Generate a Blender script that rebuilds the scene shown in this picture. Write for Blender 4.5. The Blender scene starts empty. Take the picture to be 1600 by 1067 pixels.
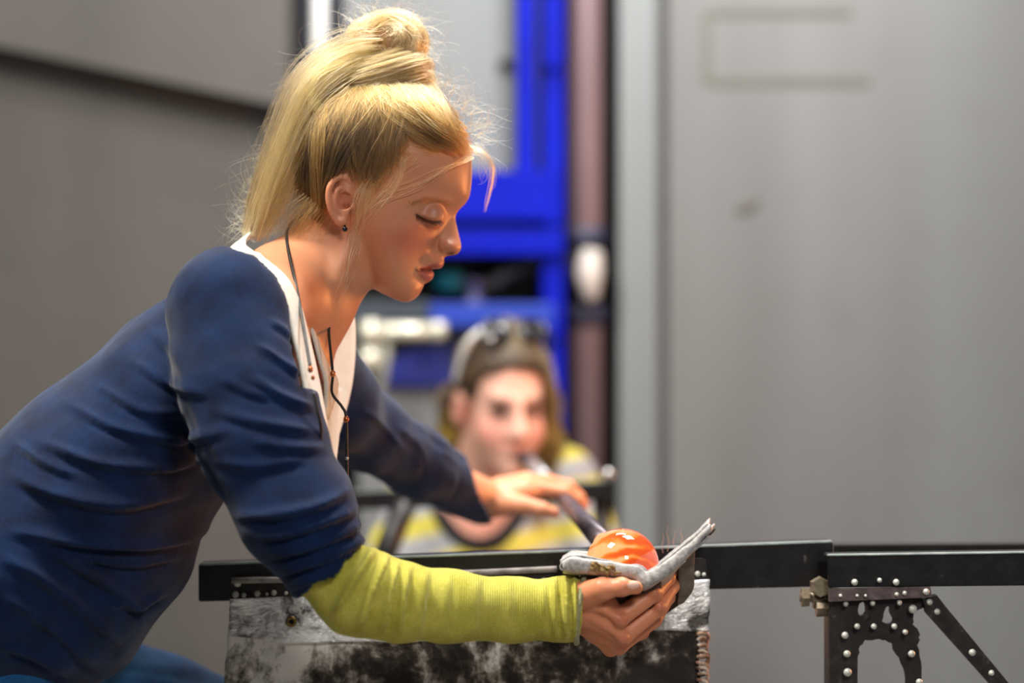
import bpy, bmesh, math, random
import numpy as np
from mathutils import Vector, Matrix

# ------------------------------------------------------------------ camera, world, lights, exposure
DIST = 2.6                      # camera to the standing woman's mid plane (m)
PXM = 1.06 / 1600               # metres per photo pixel on that plane
CAMZ = 1.1
scene = bpy.context.scene
COL = scene.collection

def srgb(h, a=1.0):
    h = h.lstrip('#')
    v = [int(h[i:i + 2], 16) / 255 for i in (0, 2, 4)]
    return tuple([(c / 12.92 if c <= .04045 else ((c + .055) / 1.055) ** 2.4) for c in v] + [a])

cam_d = bpy.data.cameras.new('camera')
cam = bpy.data.objects.new('camera', cam_d); COL.objects.link(cam)
cam.location = (0, -DIST, CAMZ); cam.rotation_euler = (math.pi / 2, 0, 0)
cam_d.sensor_width = 36; cam_d.lens = 36 * DIST / 1.06
cam_d.clip_start = .05; cam_d.clip_end = 60
cam_d.dof.use_dof = True; cam_d.dof.focus_distance = DIST - .09; cam_d.dof.aperture_fstop = 2.0
scene.camera = cam

world = bpy.data.worlds.new('world'); scene.world = world
world.use_nodes = True
wb = world.node_tree.nodes['Background']
wb.inputs[0].default_value = (.86, .93, 1.0, 1); wb.inputs[1].default_value = .13

def area(name, loc, target, size, energy, color=(1, 1, 1), size_y=None):
    l = bpy.data.lights.new(name, 'AREA'); l.energy = energy; l.color = color
    l.shape = 'RECTANGLE'; l.size = size; l.size_y = size_y or size
    o = bpy.data.objects.new(name, l); COL.objects.link(o)
    o.location = loc
    o.rotation_euler = (Vector(target) - Vector(loc)).to_track_quat('-Z', 'Y').to_euler()
    return o
area('ceiling_lamp_key', (-1.0, -.45, 2.9), (-.25, 0, 1.1), .6, 84, (1.0, .94, .84))
area('front_fill', (.7, -2.7, 2.35), (.1, .0, 1.0), .5, 33, (1.0, .96, .91))  # unseen fill added above the camera to lift face and hand
area('bench_fill', (.55, .45, 2.7), (.0, 1.2, .9), .6, 58, (1.0, .96, .92))  # added light, brightens the kneeling woman and the hand on the pipe
area('ceiling_lamp_back', (.1, 1.3, 3.1), (.25, 2.0, 1.2), .7, 24, (.97, 1.0, 1.0))
area('furnace_glow', (1.35, .75, 1.0), (-.08, 0, 1.2), .35, 18, (1.0, .36, .10))

vs = scene.view_settings
vs.view_transform = 'Standard'; vs.look = 'None'; vs.exposure = 0.08; vs.gamma = 1.0
vs.use_curve_mapping = False

# ------------------------------------------------------------------ helpers
def W(px, py, d=0.0):
    """point at depth d (m behind the woman's mid plane) that stands where the photo shows it"""
    s = PXM * (DIST + d) / DIST
    return np.array([(px - 800) * s, d, CAMZ - (py - 533.5) * s])
def S(px, d=0.0):
    return px * PXM * (DIST + d) / DIST

def tag(o, label=None, cat=None, group=None, kind=None):
    if label: o['label'] = label
    if cat: o['category'] = cat
    if group: o['group'] = group
    if kind: o['kind'] = kind
    return o
def empty(name, loc, label=None, cat=None, group=None):
    o = bpy.data.objects.new(name, None); COL.objects.link(o); o.location = loc
    o.empty_display_size = .05
    return tag(o, label, cat, group)
def link(name, me, mat=None, parent=None, smooth=True):
    o = bpy.data.objects.new(name, me); COL.objects.link(o)
    if mat: me.materials.append(mat)
    if parent:
        o.parent = parent
        o.matrix_parent_inverse = Matrix.Translation(-Vector(parent_loc(parent)))
    if smooth and len(me.polygons):
        me.polygons.foreach_set('use_smooth', np.ones(len(me.polygons), bool))
    return o
def parent_loc(p):
    v = Vector(p.location)
    while p.parent:
        if p.matrix_parent_inverse.translation.length > 0:
            return v                       # part built in world space under a thing: its own location is world
        p = p.parent; v += Vector(p.location)
    return v
def mesh_np(name, V, Fq, mat=None, parent=None, smooth=True, Ft=None):
    me = bpy.data.meshes.new(name)
    V = np.asarray(V, np.float32); Fq = np.asarray(Fq, np.int32).reshape(-1, 4)
    nt = 0 if Ft is None else len(Ft)
    me.vertices.add(len(V)); me.vertices.foreach_set('co', V.ravel())
    loops = Fq.ravel()
    starts = np.arange(len(Fq)) * 4
    if nt:
        Ft = np.asarray(Ft, np.int32)
        starts = np.concatenate([starts, len(loops) + np.arange(nt) * 3])
        loops = np.concatenate([loops, Ft.ravel()])
    me.loops.add(len(loops)); me.loops.foreach_set('vertex_index', loops)
    me.polygons.add(len(starts)); me.polygons.foreach_set('loop_start', starts)
    me.update(calc_edges=True); me.validate()
    return link(name, me, mat, parent, smooth)
def from_bm(name, bm, mat=None, parent=None, smooth=False):
    me = bpy.data.meshes.new(name); bmesh.ops.recalc_face_normals(bm, faces=bm.faces); bm.to_mesh(me); bm.free()
    return link(name, me, mat, parent, smooth)
def bm_box(bm, a, b, bev=0.0, rot=None, piv=None):
    a = np.minimum(a, b).astype(float), np.maximum(a, b).astype(float)
    c = (a[0] + a[1]) / 2; s = a[1] - a[0]
    g = bmesh.ops.create_cube(bm, size=1)['verts']
    for v in g:
        v.co = Vector((v.co.x * s[0] + c[0], v.co.y * s[1] + c[1], v.co.z * s[2] + c[2]))
    if rot is not None:
        bmesh.ops.rotate(bm, verts=g, cent=Vector(piv if piv is not None else c), matrix=rot)
    if bev:
        es = {e for v in g for e in v.link_edges}
        bmesh.ops.bevel(bm, geom=list(es), offset=bev, segments=2, affect='EDGES', profile=.7)
def box(name, a, b, mat, parent=None, bev=0.0, rot=None, piv=None):
    bm = bmesh.new(); bm_box(bm, a, b, bev, rot, piv)
    return from_bm(name, bm, mat, parent)
def catmull(pts, n=8):
    P = np.asarray(pts, float); out = []
    Q = np.vstack([2 * P[0] - P[1], P, 2 * P[-1] - P[-2]])
    for i in range(1, len(Q) - 2):
        for t in np.linspace(0, 1, n, endpoint=False):
            p0, p1, p2, p3 = Q[i - 1], Q[i], Q[i + 1], Q[i + 2]
            out.append(.5 * (2 * p1 + (p2 - p0) * t + (2 * p0 - 5 * p1 + 4 * p2 - p3) * t * t + (3 * p1 - p0 - 3 * p2 + p3) * t ** 3))
    out.append(P[-1]); return np.array(out)
def tube(name, pts, r, mat, parent=None, sides=10, n=6, cap=True):
    """tapered tube through points; r scalar or one per input point"""
    pts = np.asarray(pts, float)
    r = np.full(len(pts), r) if np.isscalar(r) else np.asarray(r, float)
    if n > 1 and len(pts) > 2:
        A = catmull(np.hstack([pts, r[:, None]]), n)
    else:
        A = np.hstack([pts, r[:, None]])
    P, R = A[:, :3], A[:, 3]
    T = np.gradient(P, axis=0); T /= np.linalg.norm(T, axis=1)[:, None] + 1e-9
    up = np.array([0, 0, 1.]) if abs(T[0][2]) < .9 else np.array([1., 0, 0])
    V = []; nrm = np.cross(T[0], up); nrm /= np.linalg.norm(nrm)
    for i in range(len(P)):
        nrm = nrm - T[i] * nrm.dot(T[i]); nrm /= np.linalg.norm(nrm)
        b = np.cross(T[i], nrm)
        for k in range(sides):
            a = 2 * math.pi * k / sides
            V.append(P[i] + R[i] * (math.cos(a) * nrm + math.sin(a) * b))
    F = [(i * sides + k, i * sides + (k + 1) % sides, (i + 1) * sides + (k + 1) % sides, (i + 1) * sides + k)
         for i in range(len(P) - 1) for k in range(sides)]
    T3 = []
    if cap:
        V += [P[0], P[-1]]; m = len(V)
        T3 = [(m - 2, (k + 1) % sides, k) for k in range(sides)]
        o = (len(P) - 1) * sides
        T3 += [(m - 1, o + k, o + (k + 1) % sides) for k in range(sides)]
    return mesh_np(name, V, F, mat, parent, True, T3 or None)
def sheet(name, grid, mat, parent=None, thick=0.0, smooth=True):
    """grid (m,n,3) of points as a surface, solid when thick > 0"""
    m, n = grid.shape[:2]
    V = grid.reshape(-1, 3)
    q = lambda i, j: i * n + j
    F = [(q(i, j), q(i, j + 1), q(i + 1, j + 1), q(i + 1, j)) for i in range(m - 1) for j in range(n - 1)]
    o = mesh_np(name, V, F, mat, parent, smooth)
    if thick:
        md = o.modifiers.new('solid', 'SOLIDIFY'); md.thickness = thick; md.offset = 0
    return o

# ---- distance-field modelling: smooth bodies polygonised with surface nets
def smin(a, b, k):
    h = np.clip(.5 + .5 * (b - a) / k, 0, 1)
    return b * (1 - h) + a * h - k * h * (1 - h)
def smax(a, b, k):
    return -smin(-a, -b, k)
def rcone(P, a, b, ra, rb, sy=1.0):
    a = np.array(a, P.dtype); b = np.array(b, P.dtype)
    if sy != 1.0:
        P = P * np.array([1, sy, 1], P.dtype); a[1] *= sy; b[1] *= sy
    ab = b - a; t = np.clip(((P - a) @ ab) / (ab @ ab + 1e-12), 0, 1)
    q = P - a - t[:, None] * ab
    return np.sqrt(np.einsum('ij,ij->i', q, q)) - (ra + (rb - ra) * t)
def ellip(P, c, r, rot=None):
    q = P - np.asarray(c, P.dtype)
    if rot is not None: q = q @ np.asarray(rot, P.dtype)
    r = np.asarray(r, P.dtype)
    k0 = np.linalg.norm(q / r, axis=1); k1 = np.linalg.norm(q / (r * r), axis=1)
    return k0 * (k0 - 1) / (k1 + 1e-9)
def chain(P, pts, rad, k, sy=1.0):
    f = None
    for i in range(len(pts) - 1):
        g = rcone(P, pts[i], pts[i + 1], rad[i], rad[i + 1], sy)
        f = g if f is None else smin(f, g, k)
    return f
def local(P, c, r, fn):
    """evaluate fn only inside the sphere (c, r); outside return the distance to that sphere"""
    d = np.linalg.norm(P - np.asarray(c, P.dtype), axis=1) - r
    out = np.maximum(d, .0) + .012
    m = d < .0
    if m.any(): out[m] = fn(P[m])
    return out
def rotm(ax, deg):
    return np.array(Matrix.Rotation(math.radians(deg), 3, ax))
def polygonise(f, lo, hi, h, blk=6, slack=1.9):
    lo = np.asarray(lo, float); hi = np.asarray(hi, float)
    nb = np.ceil(((hi - lo) / h + 1) / blk).astype(int); n = nb * blk
    bc = np.stack(np.meshgrid(*[np.arange(k) for k in nb], indexing='ij'), -1).reshape(-1, 3)
    cf = f(lo + (bc * blk + (blk - 1) / 2) * h)
    near = np.abs(cf) < slack * .87 * blk * h
    F = np.repeat(np.repeat(np.repeat(cf.reshape(nb).astype(np.float32), blk, 0), blk, 1), blk, 2)
    off = np.stack(np.meshgrid(*[np.arange(blk)] * 3, indexing='ij'), -1).reshape(-1, 3)
    B = bc[near]
    for s in range(0, len(B), 1200):
        I = (B[s:s + 1200, None, :] * blk + off[None]).reshape(-1, 3)
        F[I[:, 0], I[:, 1], I[:, 2]] = f((lo + I * h).astype(np.float32))
    Sg = F < 0
    c8 = [(a, b, c) for a in (0, 1) for b in (0, 1) for c in (0, 1)]
    cnt = sum(Sg[a:n[0] - 1 + a, b:n[1] - 1 + b, c:n[2] - 1 + c].astype(np.int8) for a, b, c in c8)
    A = np.argwhere((cnt > 0) & (cnt < 8))
    vals = np.stack([F[A[:, 0] + a, A[:, 1] + b, A[:, 2] + c] for a, b, c in c8], 1)
    acc = np.zeros((len(A), 3)); num = np.zeros(len(A))
    cc = np.array(c8, float)
    for i in range(8):
        for j in range(i + 1, 8):
            if abs(cc[i] - cc[j]).sum() == 1:
                a, b = vals[:, i], vals[:, j]; m = (a < 0) != (b < 0)
                t = np.where(m, a / (a - b + 1e-20), 0)
                acc += np.where(m[:, None], cc[i] + t[:, None] * (cc[j] - cc[i]), 0); num += m
    V = lo + (A + acc / num[:, None]) * h
    idx = np.full(n - 1, -1, np.int32); idx[A[:, 0], A[:, 1], A[:, 2]] = np.arange(len(A))
    quads = []
    for ax in range(3):
        u, v = (ax + 1) % 3, (ax + 2) % 3
        s0 = [slice(0, None)] * 3; s1 = [slice(0, None)] * 3
        s0[ax] = slice(0, n[ax] - 1); s1[ax] = slice(1, n[ax])
        ch = Sg[tuple(s0)] != Sg[tuple(s1)]
        E = np.argwhere(ch)
        E = E[(E[:, u] > 0) & (E[:, v] > 0) & (E[:, u] < n[u] - 1) & (E[:, v] < n[v] - 1)]
        def g(du, dv):
            e = E.copy(); e[:, u] += du; e[:, v] += dv
            return idx[e[:, 0], e[:, 1], e[:, 2]]
        q = np.stack([g(-1, -1), g(0, -1), g(0, 0), g(-1, 0)], 1)
        neg = ~Sg[E[:, 0], E[:, 1], E[:, 2]]
        q[neg] = q[neg][:, ::-1]
        quads.append(q)
    Q = np.concatenate(quads); Q = Q[(Q >= 0).all(1)]
    return V, Q
def vnormals(V, Q):
    a = V[Q[:, 2]] - V[Q[:, 0]]; b = V[Q[:, 3]] - V[Q[:, 1]]
    n = np.cross(a, b); N = np.zeros_like(V)
    for i in range(4): np.add.at(N, Q[:, i], n)
    return N / (np.linalg.norm(N, axis=1)[:, None] + 1e-12)
def smooth_mesh(V, Q, it=1, lam=.5):
    for _ in range(it):
        acc = np.zeros_like(V); c = np.zeros(len(V))
        for i in range(4):
            for j in (1, 3):
                np.add.at(acc, Q[:, i], V[Q[:, (i + j) % 4]]); np.add.at(c, Q[:, i], 1)
        V = V + lam * (acc / np.maximum(c, 1)[:, None] - V)
    return V
def seg_dist(U, line):
    """distance of 2-D points to a polyline and position along it (0..1)"""
    L = np.asarray(line, float); best = np.full(len(U), 1e9); par = np.zeros(len(U))
    seg = np.linalg.norm(np.diff(L, axis=0), axis=1); cum = np.r_[0, np.cumsum(seg)]; tot = cum[-1]
    sgn = np.zeros(len(U))
    for i in range(len(L) - 1):
        ab = L[i + 1] - L[i]; t = np.clip(((U - L[i]) @ ab) / (ab @ ab + 1e-12), 0, 1)
        r = U - L[i] - t[:, None] * ab; d = np.linalg.norm(r, axis=1); m = d < best
        best[m] = d[m]; par[m] = ((cum[i] + t * seg[i]) / tot)[m]
        sgn[m] = np.sign(ab[0] * r[:, 1] - ab[1] * r[:, 0])[m]
    return best, par, sgn
def poly_sd(U, poly):
    """signed distance to a closed 2-D polygon, positive inside"""
    L = np.vstack([poly, poly[:1]])
    d, par, _ = seg_dist(U, L)
    ins = np.zeros(len(U), bool)
    for i in range(len(L) - 1):
        (x0, y0), (x1, y1) = L[i], L[i + 1]
        c = ((y0 > U[:, 1]) != (y1 > U[:, 1]))
        xi = (x1 - x0) * (U[:, 1] - y0) / ((y1 - y0) if abs(y1 - y0) > 1e-12 else 1e-12) + x0
        ins ^= c & (U[:, 0] < xi)
    return np.where(ins, d, -d), par
def vnoise(P, scale, seed=0):
    """smooth value noise on points"""
    q = P / scale; i = np.floor(q).astype(np.int64); f = q - i; f = f * f * (3 - 2 * f)
    def h(a):
        n = (a[:, 0] * 73856093) ^ (a[:, 1] * 19349663) ^ (a[:, 2] * 83492791) ^ (seed * 2654435761)
        n = (n ^ (n >> 13)) * 1274126177; n = n & 0xffffffff
        n = n ^ (n >> 16)
        return (n & 0xffff) / 65535.0
    r = 0
    for a in (0, 1):
        for b in (0, 1):
            for c in (0, 1):
                w = (f[:, 0] if a else 1 - f[:, 0]) * (f[:, 1] if b else 1 - f[:, 1]) * (f[:, 2] if c else 1 - f[:, 2])
                r = r + w * h(i + np.array([a, b, c]))
    return r * 2 - 1
def to_px(V):
    """where points stand in the photo frame (used only to sculpt folds on the near side)"""
    s = PXM * (DIST + V[:, 1]) / DIST
    return np.stack([V[:, 0] / s + 800, 533.5 - (V[:, 2] - CAMZ) / s], 1)
def set_color(o, C, name='tint'):
    a = o.data.color_attributes.new(name, 'FLOAT_COLOR', 'POINT')
    C = np.hstack([C, np.ones((len(C), 1))]).astype(np.float32); a.data.foreach_set('color', C.ravel())

# ------------------------------------------------------------------ materials
class NT:
    def __init__(s, name):
        s.m = bpy.data.materials.new(name); s.m.use_nodes = True; s.t = s.m.node_tree
        s.b = s.t.nodes['Principled BSDF']
    def n(s, t, **k):
        x = s.t.nodes.new(t)
        for a, v in k.items(): setattr(x, a, v)
        return x
    def l(s, a, b): s.t.links.new(a, b)
    def coord(s, scale=(1, 1, 1), kind='Object', rot=(0, 0, 0)):
        c = s.n('ShaderNodeTexCoord'); m = s.n('ShaderNodeMapping')
        m.inputs['Scale'].default_value = scale; m.inputs['Rotation'].default_value = rot
        s.l(c.outputs[kind], m.inputs[0]); return m.outputs[0]
    def noise(s, vec, scale, detail=4, rough=.6, dist=0):
        x = s.n('ShaderNodeTexNoise'); x.inputs['Scale'].default_value = scale; x.inputs['Detail'].default_value = detail
        x.inputs['Roughness'].default_value = rough; x.inputs['Distortion'].default_value = dist
        if vec is not None: s.l(vec, x.inputs['Vector'])
        return x.outputs['Fac']
    def ramp(s, fac, stops, interp='LINEAR'):
        r = s.n('ShaderNodeValToRGB'); r.color_ramp.interpolation = interp
        e = r.color_ramp.elements
        while len(e) < len(stops): e.new(.5)
        for x, (p, c) in zip(e, stops): x.position = p; x.color = c if len(c) == 4 else (*c, 1)
        s.l(fac, r.inputs[0]); return r.outputs[0]
    def mix(s, a, b, fac, mode='MIX'):
        x = s.n('ShaderNodeMix', data_type='RGBA', blend_type=mode)
        for v, i in ((fac, 0), (a, 6), (b, 7)):
            if hasattr(v, 'is_output'): s.l(v, x.inputs[i])
            else: x.inputs[i].default_value = v
        return x.outputs[2]
    def math(s, op, a, b=0.0):
        x = s.n('ShaderNodeMath', operation=op)
        for v, i in ((a, 0), (b, 1)):
            if hasattr(v, 'is_output'): s.l(v, x.inputs[i])
            else: x.inputs[i].default_value = v
        return x.outputs[0]
    def bump(s, h, strength=.3, dist=.001):
        x = s.n('ShaderNodeBump'); x.inputs['Strength'].default_value = strength; x.inputs['Distance'].default_value = dist
        s.l(h, x.inputs['Height']); s.l(x.outputs[0], s.b.inputs['Normal'])
    def base(s, c):
        if hasattr(c, 'is_output'): s.l(c, s.b.inputs['Base Color'])
        else: s.b.inputs['Base Color'].default_value = c
    def set(s, **k):
        for a, v in k.items(): s.b.inputs[a.replace('_', ' ')].default_value = v
        return s
def plain(name, c1, c2=None, rough=.5, metal=0.0, scale=20, bump=0.0, stretch=(1, 1, 1), detail=5):
    m = NT(name); m.set(Roughness=rough, Metallic=metal)
    v = m.coord(stretch); f = m.noise(v, scale, detail)
    m.base(m.ramp(f, [(.3, srgb(c1)), (.7, srgb(c2 or c1))]))
    if bump: m.bump(f, bump, .002)
    return m.m
# ------------------------------------------------------------------ the setting and the workshop behind
def prect(name, x0, y0, x1, y1, d0, thick, mat, parent=None, bev=0.0):
    a = W(x0, y1, d0); b = W(x1, y0, d0); b[1] = d0 + thick
    return box(name, a, b, mat, parent, bev)
def wallmat(name, c1, c2, c3, rough=.55, metal=.0):
    m = NT(name); m.set(Roughness=rough, Metallic=metal)
    v = m.coord((1, 1, .12)); n1 = m.noise(v, 3.2, 3, .5)
    v2 = m.coord((1, 1, 1)); n2 = m.noise(v2, 9, 5, .65)
    c = m.ramp(n1, [(.34, srgb(c1)), (.66, srgb(c2))])
    m.base(m.mix(c, srgb(c3), m.math('MULTIPLY', m.ramp(n2, [(.52, (0, 0, 0)), (.8, (1, 1, 1))]), .35)))
    m.bump(n2, .06, .004); return m.m
M_wallL = wallmat('grey_render', '#44423f', '#524f4c', '#3c3a37')
M_wallR = wallmat('grey_sheet_steel', '#6b6b6b', '#797a7a', '#646261', .48, .15)
M_frame = wallmat('galvanised_steel', '#74797b', '#84898a', '#6c6f6f', .42, .25)
M_dark = plain('dark_gap', '#0b0b0d', '#15151a', .8)
M_blue = plain('blue_enamel', '#020f96', '#0318ac', .6, 0, 8)
M_blue.node_tree.nodes['Principled BSDF'].inputs['Specular IOR Level'].default_value = .12
M_bluedk = plain('deep_blue_enamel', '#05145f', '#071b78', .45, 0, 8)
M_mauve = plain('heat_stained_steel', '#705a5e', '#846f71', .45, .2, 6, 0, (1, 1, .3))
M_white = plain('white_paint', '#dfe2e2', '#eef0ee', .4)
M_pale = plain('pale_brass', '#c9c7b5', '#e2e0d0', .3, .4)
M_steel = plain('bright_steel', '#a8a8a8', '#cfcfcf', .28, .9)
M_teal = plain('teal_plastic', '#1493a3', '#22a9b6', .4)
M_blk = None

def struct(o): o['kind'] = 'structure'; return o
# floor
m = NT('concrete_floor'); m.set(Roughness=.8)
v = m.coord(); m.base(m.ramp(m.noise(v, 4, 6), [(.3, srgb('#6f6c68')), (.7, srgb('#85817c'))]))
struct(box('floor', (-3, -4, -.05), (3, 2.9, 0), m.m))
struct(box('wall_back', (-3, 2.7, -.05), (3, 2.8, 3.2), M_dark))
# left wall with its overhanging hood
a = W(-500, 1500, 2.0); b = W(463, -900, 2.0)
struct(box('wall_left', (a[0], 2.0, 0), (b[0], 2.12, 3.2), M_wallL))
bm = bmesh.new()
prof = [W(-420, -16, 1.91), W(452, 168, 1.91), W(452, -900, 1.91), W(-420, -900, 1.91)]
vf = [bm.verts.new(Vector((p[0], 1.91, p[2]))) for p in prof]; vb = [bm.verts.new(Vector((p[0], 1.998, p[2]))) for p in prof]
bm.faces.new(vf); bm.faces.new(vb[::-1])
for i in range(4): bm.faces.new((vf[i], vb[i], vb[(i + 1) % 4], vf[(i + 1) % 4]))
hood = from_bm('extraction_hood', bm, wallmat('hood_sheet', '#45433f', '#504d4a', '#3e3c39'))
tag(hood, 'large grey sheet metal hood with slanted lower edge on the left wall', 'hood')
# right sheet steel wall, its upright frame and dark joint
a = W(1044, 1500, 2.0); b = W(2300, -900, 2.0)
struct(box('wall_right', (a[0], 2.0, 0), (b[0], 2.12, 3.2), M_wallR))
a = W(966, 0, 2.0); b = W(1027, 0, 2.0)
struct(box('trim_1', (a[0], 1.985, 0), (b[0], 2.12, 3.2), M_frame, bev=.006))
a = W(1027, 0, 2.0); b = W(1044, 0, 2.0)
struct(box('trim_2', (a[0], 2.03, 0), (b[0], 2.12, 3.2), plain('joint_grey', '#55534f', '#64625e', .7)))
# outline of an old label on the steel sheet + a smudge, shaped as a low bump
lab = empty('label_frame', W(1230, 130, 1.997), 'faint rectangular tape outline high on the right steel wall', 'tape mark')
M_tape = plain('old_tape_residue', '#5f6057', '#67675d', .6)
for (x0, y0, x1, y1) in ((1098, 18, 1110, 130), (1110, 120, 1360, 132), (1110, 14, 1330, 24)):
    prect('tape_strip', x0, y0, x1, y1, 1.9965, .003, M_tape, lab)
bm = bmesh.new(); bmesh.ops.create_uvsphere(bm, u_segments=16, v_segments=8, radius=1)
c = W(1168, 322, 1.998)
for v_ in bm.verts: v_.co = Vector((v_.co.x * .022 + c[0], v_.co.y * .004 + 1.999, v_.co.z * .013 + v_.co.x * .008 + c[2]))
tag(from_bm('wall_smudge', bm, plain('smudge_grey', '#54524e', '#5b5955', .6), None, True), 'small dull boss on the right steel wall', 'smudge')

# furnace with blue frame
fur = empty('furnace', W(720, 700, 1.95) * np.array([1, 1, 0]), 'blue framed furnace with grey door behind the two women', 'furnace')
M_door = wallmat('furnace_door', '#6d7073', '#7b7f82', '#656869', .5, .2)
prect('door_panel', 536, -500, 806, 268, 1.98, .03, M_door, fur, .004)
prect('frame_post', 808, -500, 836, 300, 1.90, .06, M_blue, fur, .004)
prect('frame_infill', 836, -500, 849, 300, 1.95, .03, plain('infill', '#5d6074', '#6c6f80', .5), fur)
prect('frame_post', 849, -500, 881, 1400, 1.88, .07, M_blue, fur, .004)
prect('frame_beam', 560, 266, 862, 344, 1.87, .08, M_blue, fur, .004)
prect('frame_beam', 560, 358, 880, 398, 1.86, .08, M_blue, fur, .004)
prect('frame_beam', 560, 345, 880, 357, 1.94, .02, plain('beam_joint', '#40506a', '#4b5a75', .5), fur)
prect('opening_back', 540, 398, 862, 480, 2.1, .02, M_dark, fur)
prect('opening_side', 846, 398, 862, 480, 1.9, .2, M_blue, fur)
prect('frame_beam', 672, 474, 866, 510, 1.86, .08, plain('worn_blue_enamel', '#0d2fa4', '#123a9c', .45, 0, 8), fur, .004)
prect('lower_ledge', 540, 470, 672, 502, 1.88, .08, plain('ledge_slate', '#2b3340', '#343f4a', .5), fur, .004)
prect('lower_back', 540, 502, 862, 640, 2.02, .02, plain('lower_dark', '#10131c', '#171b26', .6), fur)
bm = bmesh.new()
prof = [(592, 604), (592, 572), (640, 548), (712, 534), (860, 534), (860, 604)]
vf = [bm.verts.new(Vector(W(x, y, 1.93))) for x, y in prof]; vb = [bm.verts.new(Vector(W(x, y, 1.93)) + Vector((0, .06, 0))) for x, y in prof]
bm.faces.new(vf); bm.faces.new(vb[::-1])
for i in range(6): bm.faces.new((vf[i], vb[i], vb[(i + 1) % 6], vf[(i + 1) % 6]))
from_bm('lower_panel', bm, M_bluedk, fur)
prect('grey_base_panel', 560, 606, 850, 1400, 1.95, .03, M_door, fur, .004)
for (x, y) in ((862, 96), (862, 340), (862, 520)):
    bm = bmesh.new(); bmesh.ops.create_cone(bm, cap_ends=True, segments=16, radius1=.017, radius2=.013, depth=.02)
    bmesh.ops.rotate(bm, verts=bm.verts, matrix=Matrix.Rotation(math.pi / 2, 3, 'X'))
    bmesh.ops.translate(bm, verts=bm.verts, vec=Vector(W(x, y, 1.872)))
    from_bm('bolt_head', bm, M_blue, fur)
bm = bmesh.new(); bmesh.ops.create_cone(bm, cap_ends=True, segments=16, radius1=.012, radius2=.010, depth=.02)
bmesh.ops.rotate(bm, verts=bm.verts, matrix=Matrix.Rotation(math.pi / 2, 3, 'X'))
bmesh.ops.translate(bm, verts=bm.verts, vec=Vector(W(789, 100, 1.972)))
from_bm('door_stud', bm, M_dark, fur)
# things inside the opening
tg = empty('gas_valve', W(700, 470, 1.98), 'small valve with teal cap inside the dark furnace opening', 'valve')
tube('valve_cap', [W(682, 441, 1.98), W(720, 440, 1.98)], .017, M_teal, tg, 12, 1)
tube('valve_pipe', [W(718, 440, 1.985), W(760, 446, 1.985), W(800, 425, 1.99), W(826, 418, 1.99)], [.010, .012, .012, .006], plain('dull_pipe', '#6a655e', '#7d776e', .5), tg)
tube('valve_stem', [W(742, 478, 1.97), W(742, 462, 1.97), W(742, 436, 1.97)], [.02, .013, .009], plain('violet_steel', '#6a70b0', '#7d83bb', .4), tg)
# pale plumbing below the opening
pb = empty('brass_manifold', W(625, 600, 1.79), 'pale horizontal pipe manifold with tee fittings behind the front woman', 'pipe')
tube('pipe_run', [W(560, 518, 1.79), W(625, 517, 1.79), W(690, 517, 1.79)], .015, M_pale, pb, 12, 1)
tube('fitting', [W(578, 500, 1.78), W(578, 540, 1.78)], .018, M_pale, pb, 12, 1)
tube('fitting', [W(577, 545, 1.78), W(577, 578, 1.78)], .018, M_pale, pb, 12, 1)
tube('fitting', [W(684, 503, 1.78), W(684, 530, 1.78)], .015, M_pale, pb, 12, 1)
tube('down_pipe', [W(602, 520, 1.80), W(602, 555, 1.80), W(580, 680, 1.80)], .010, plain('grey_pipe', '#8d9188', '#a2a69a', .5), pb, 10, 1)
# white stand pipe and dark channels beside the door
tube_p = tube('vertical_pipe', [np.array([W(499, 0, 1.93)[0], 1.93, 0.0]), np.array([W(499, 0, 1.93)[0], 1.93, 3.2])], S(12, 1.93), M_white, None, 16, 1)
tag(tube_p, 'white vertical pipe between the left wall and the furnace door', 'pipe')
prect('door_side_channel', 463, -500, 487, 1400, 2.03, .05, plain('ink_blue', '#141827', '#1a2033', .5), fur)
prect('door_side_channel', 512, -500, 536, 1400, 2.02, .05, plain('ink_blue2', '#1b2030', '#222a3d', .5), fur)
# flue column
flu = empty('flue_column', np.array([W(915, 0, 1.98)[0], 1.98, 0.0]), 'mauve heat stained flue column right of the blue frame', 'flue')
cx = W(914, 0, 1.98)[0]
tube('flue_pipe', [(cx, 1.98, 0), (cx, 1.98, 3.2)], S(29, 1.98), M_mauve, flu, 24, 1)
for y0, y1 in ((356, 386), (478, 508)):
    tube('clamp_band', [(cx, 1.98, W(0, y1, 1.98)[2]), (cx, 1.98, W(0, y0, 1.98)[2])], S(33, 1.98), plain('band', '#2a2c44', '#35364c', .5), flu, 24, 1)
tube('inspection_collar', [(cx, 1.98, W(0, 478, 1.98)[2]), (cx, 1.98, W(0, 386, 1.98)[2])], S(30, 1.98), plain('soot', '#181418', '#241d20', .7), flu, 24, 1)
tube('inspection_plate', [W(925, 470, 1.91), W(921, 430, 1.905), W(925, 392, 1.91)], [.012, .024, .018], plain('ash_plate', '#b4aaa4', '#cdc4bd', .5), flu, 12, 4)

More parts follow.
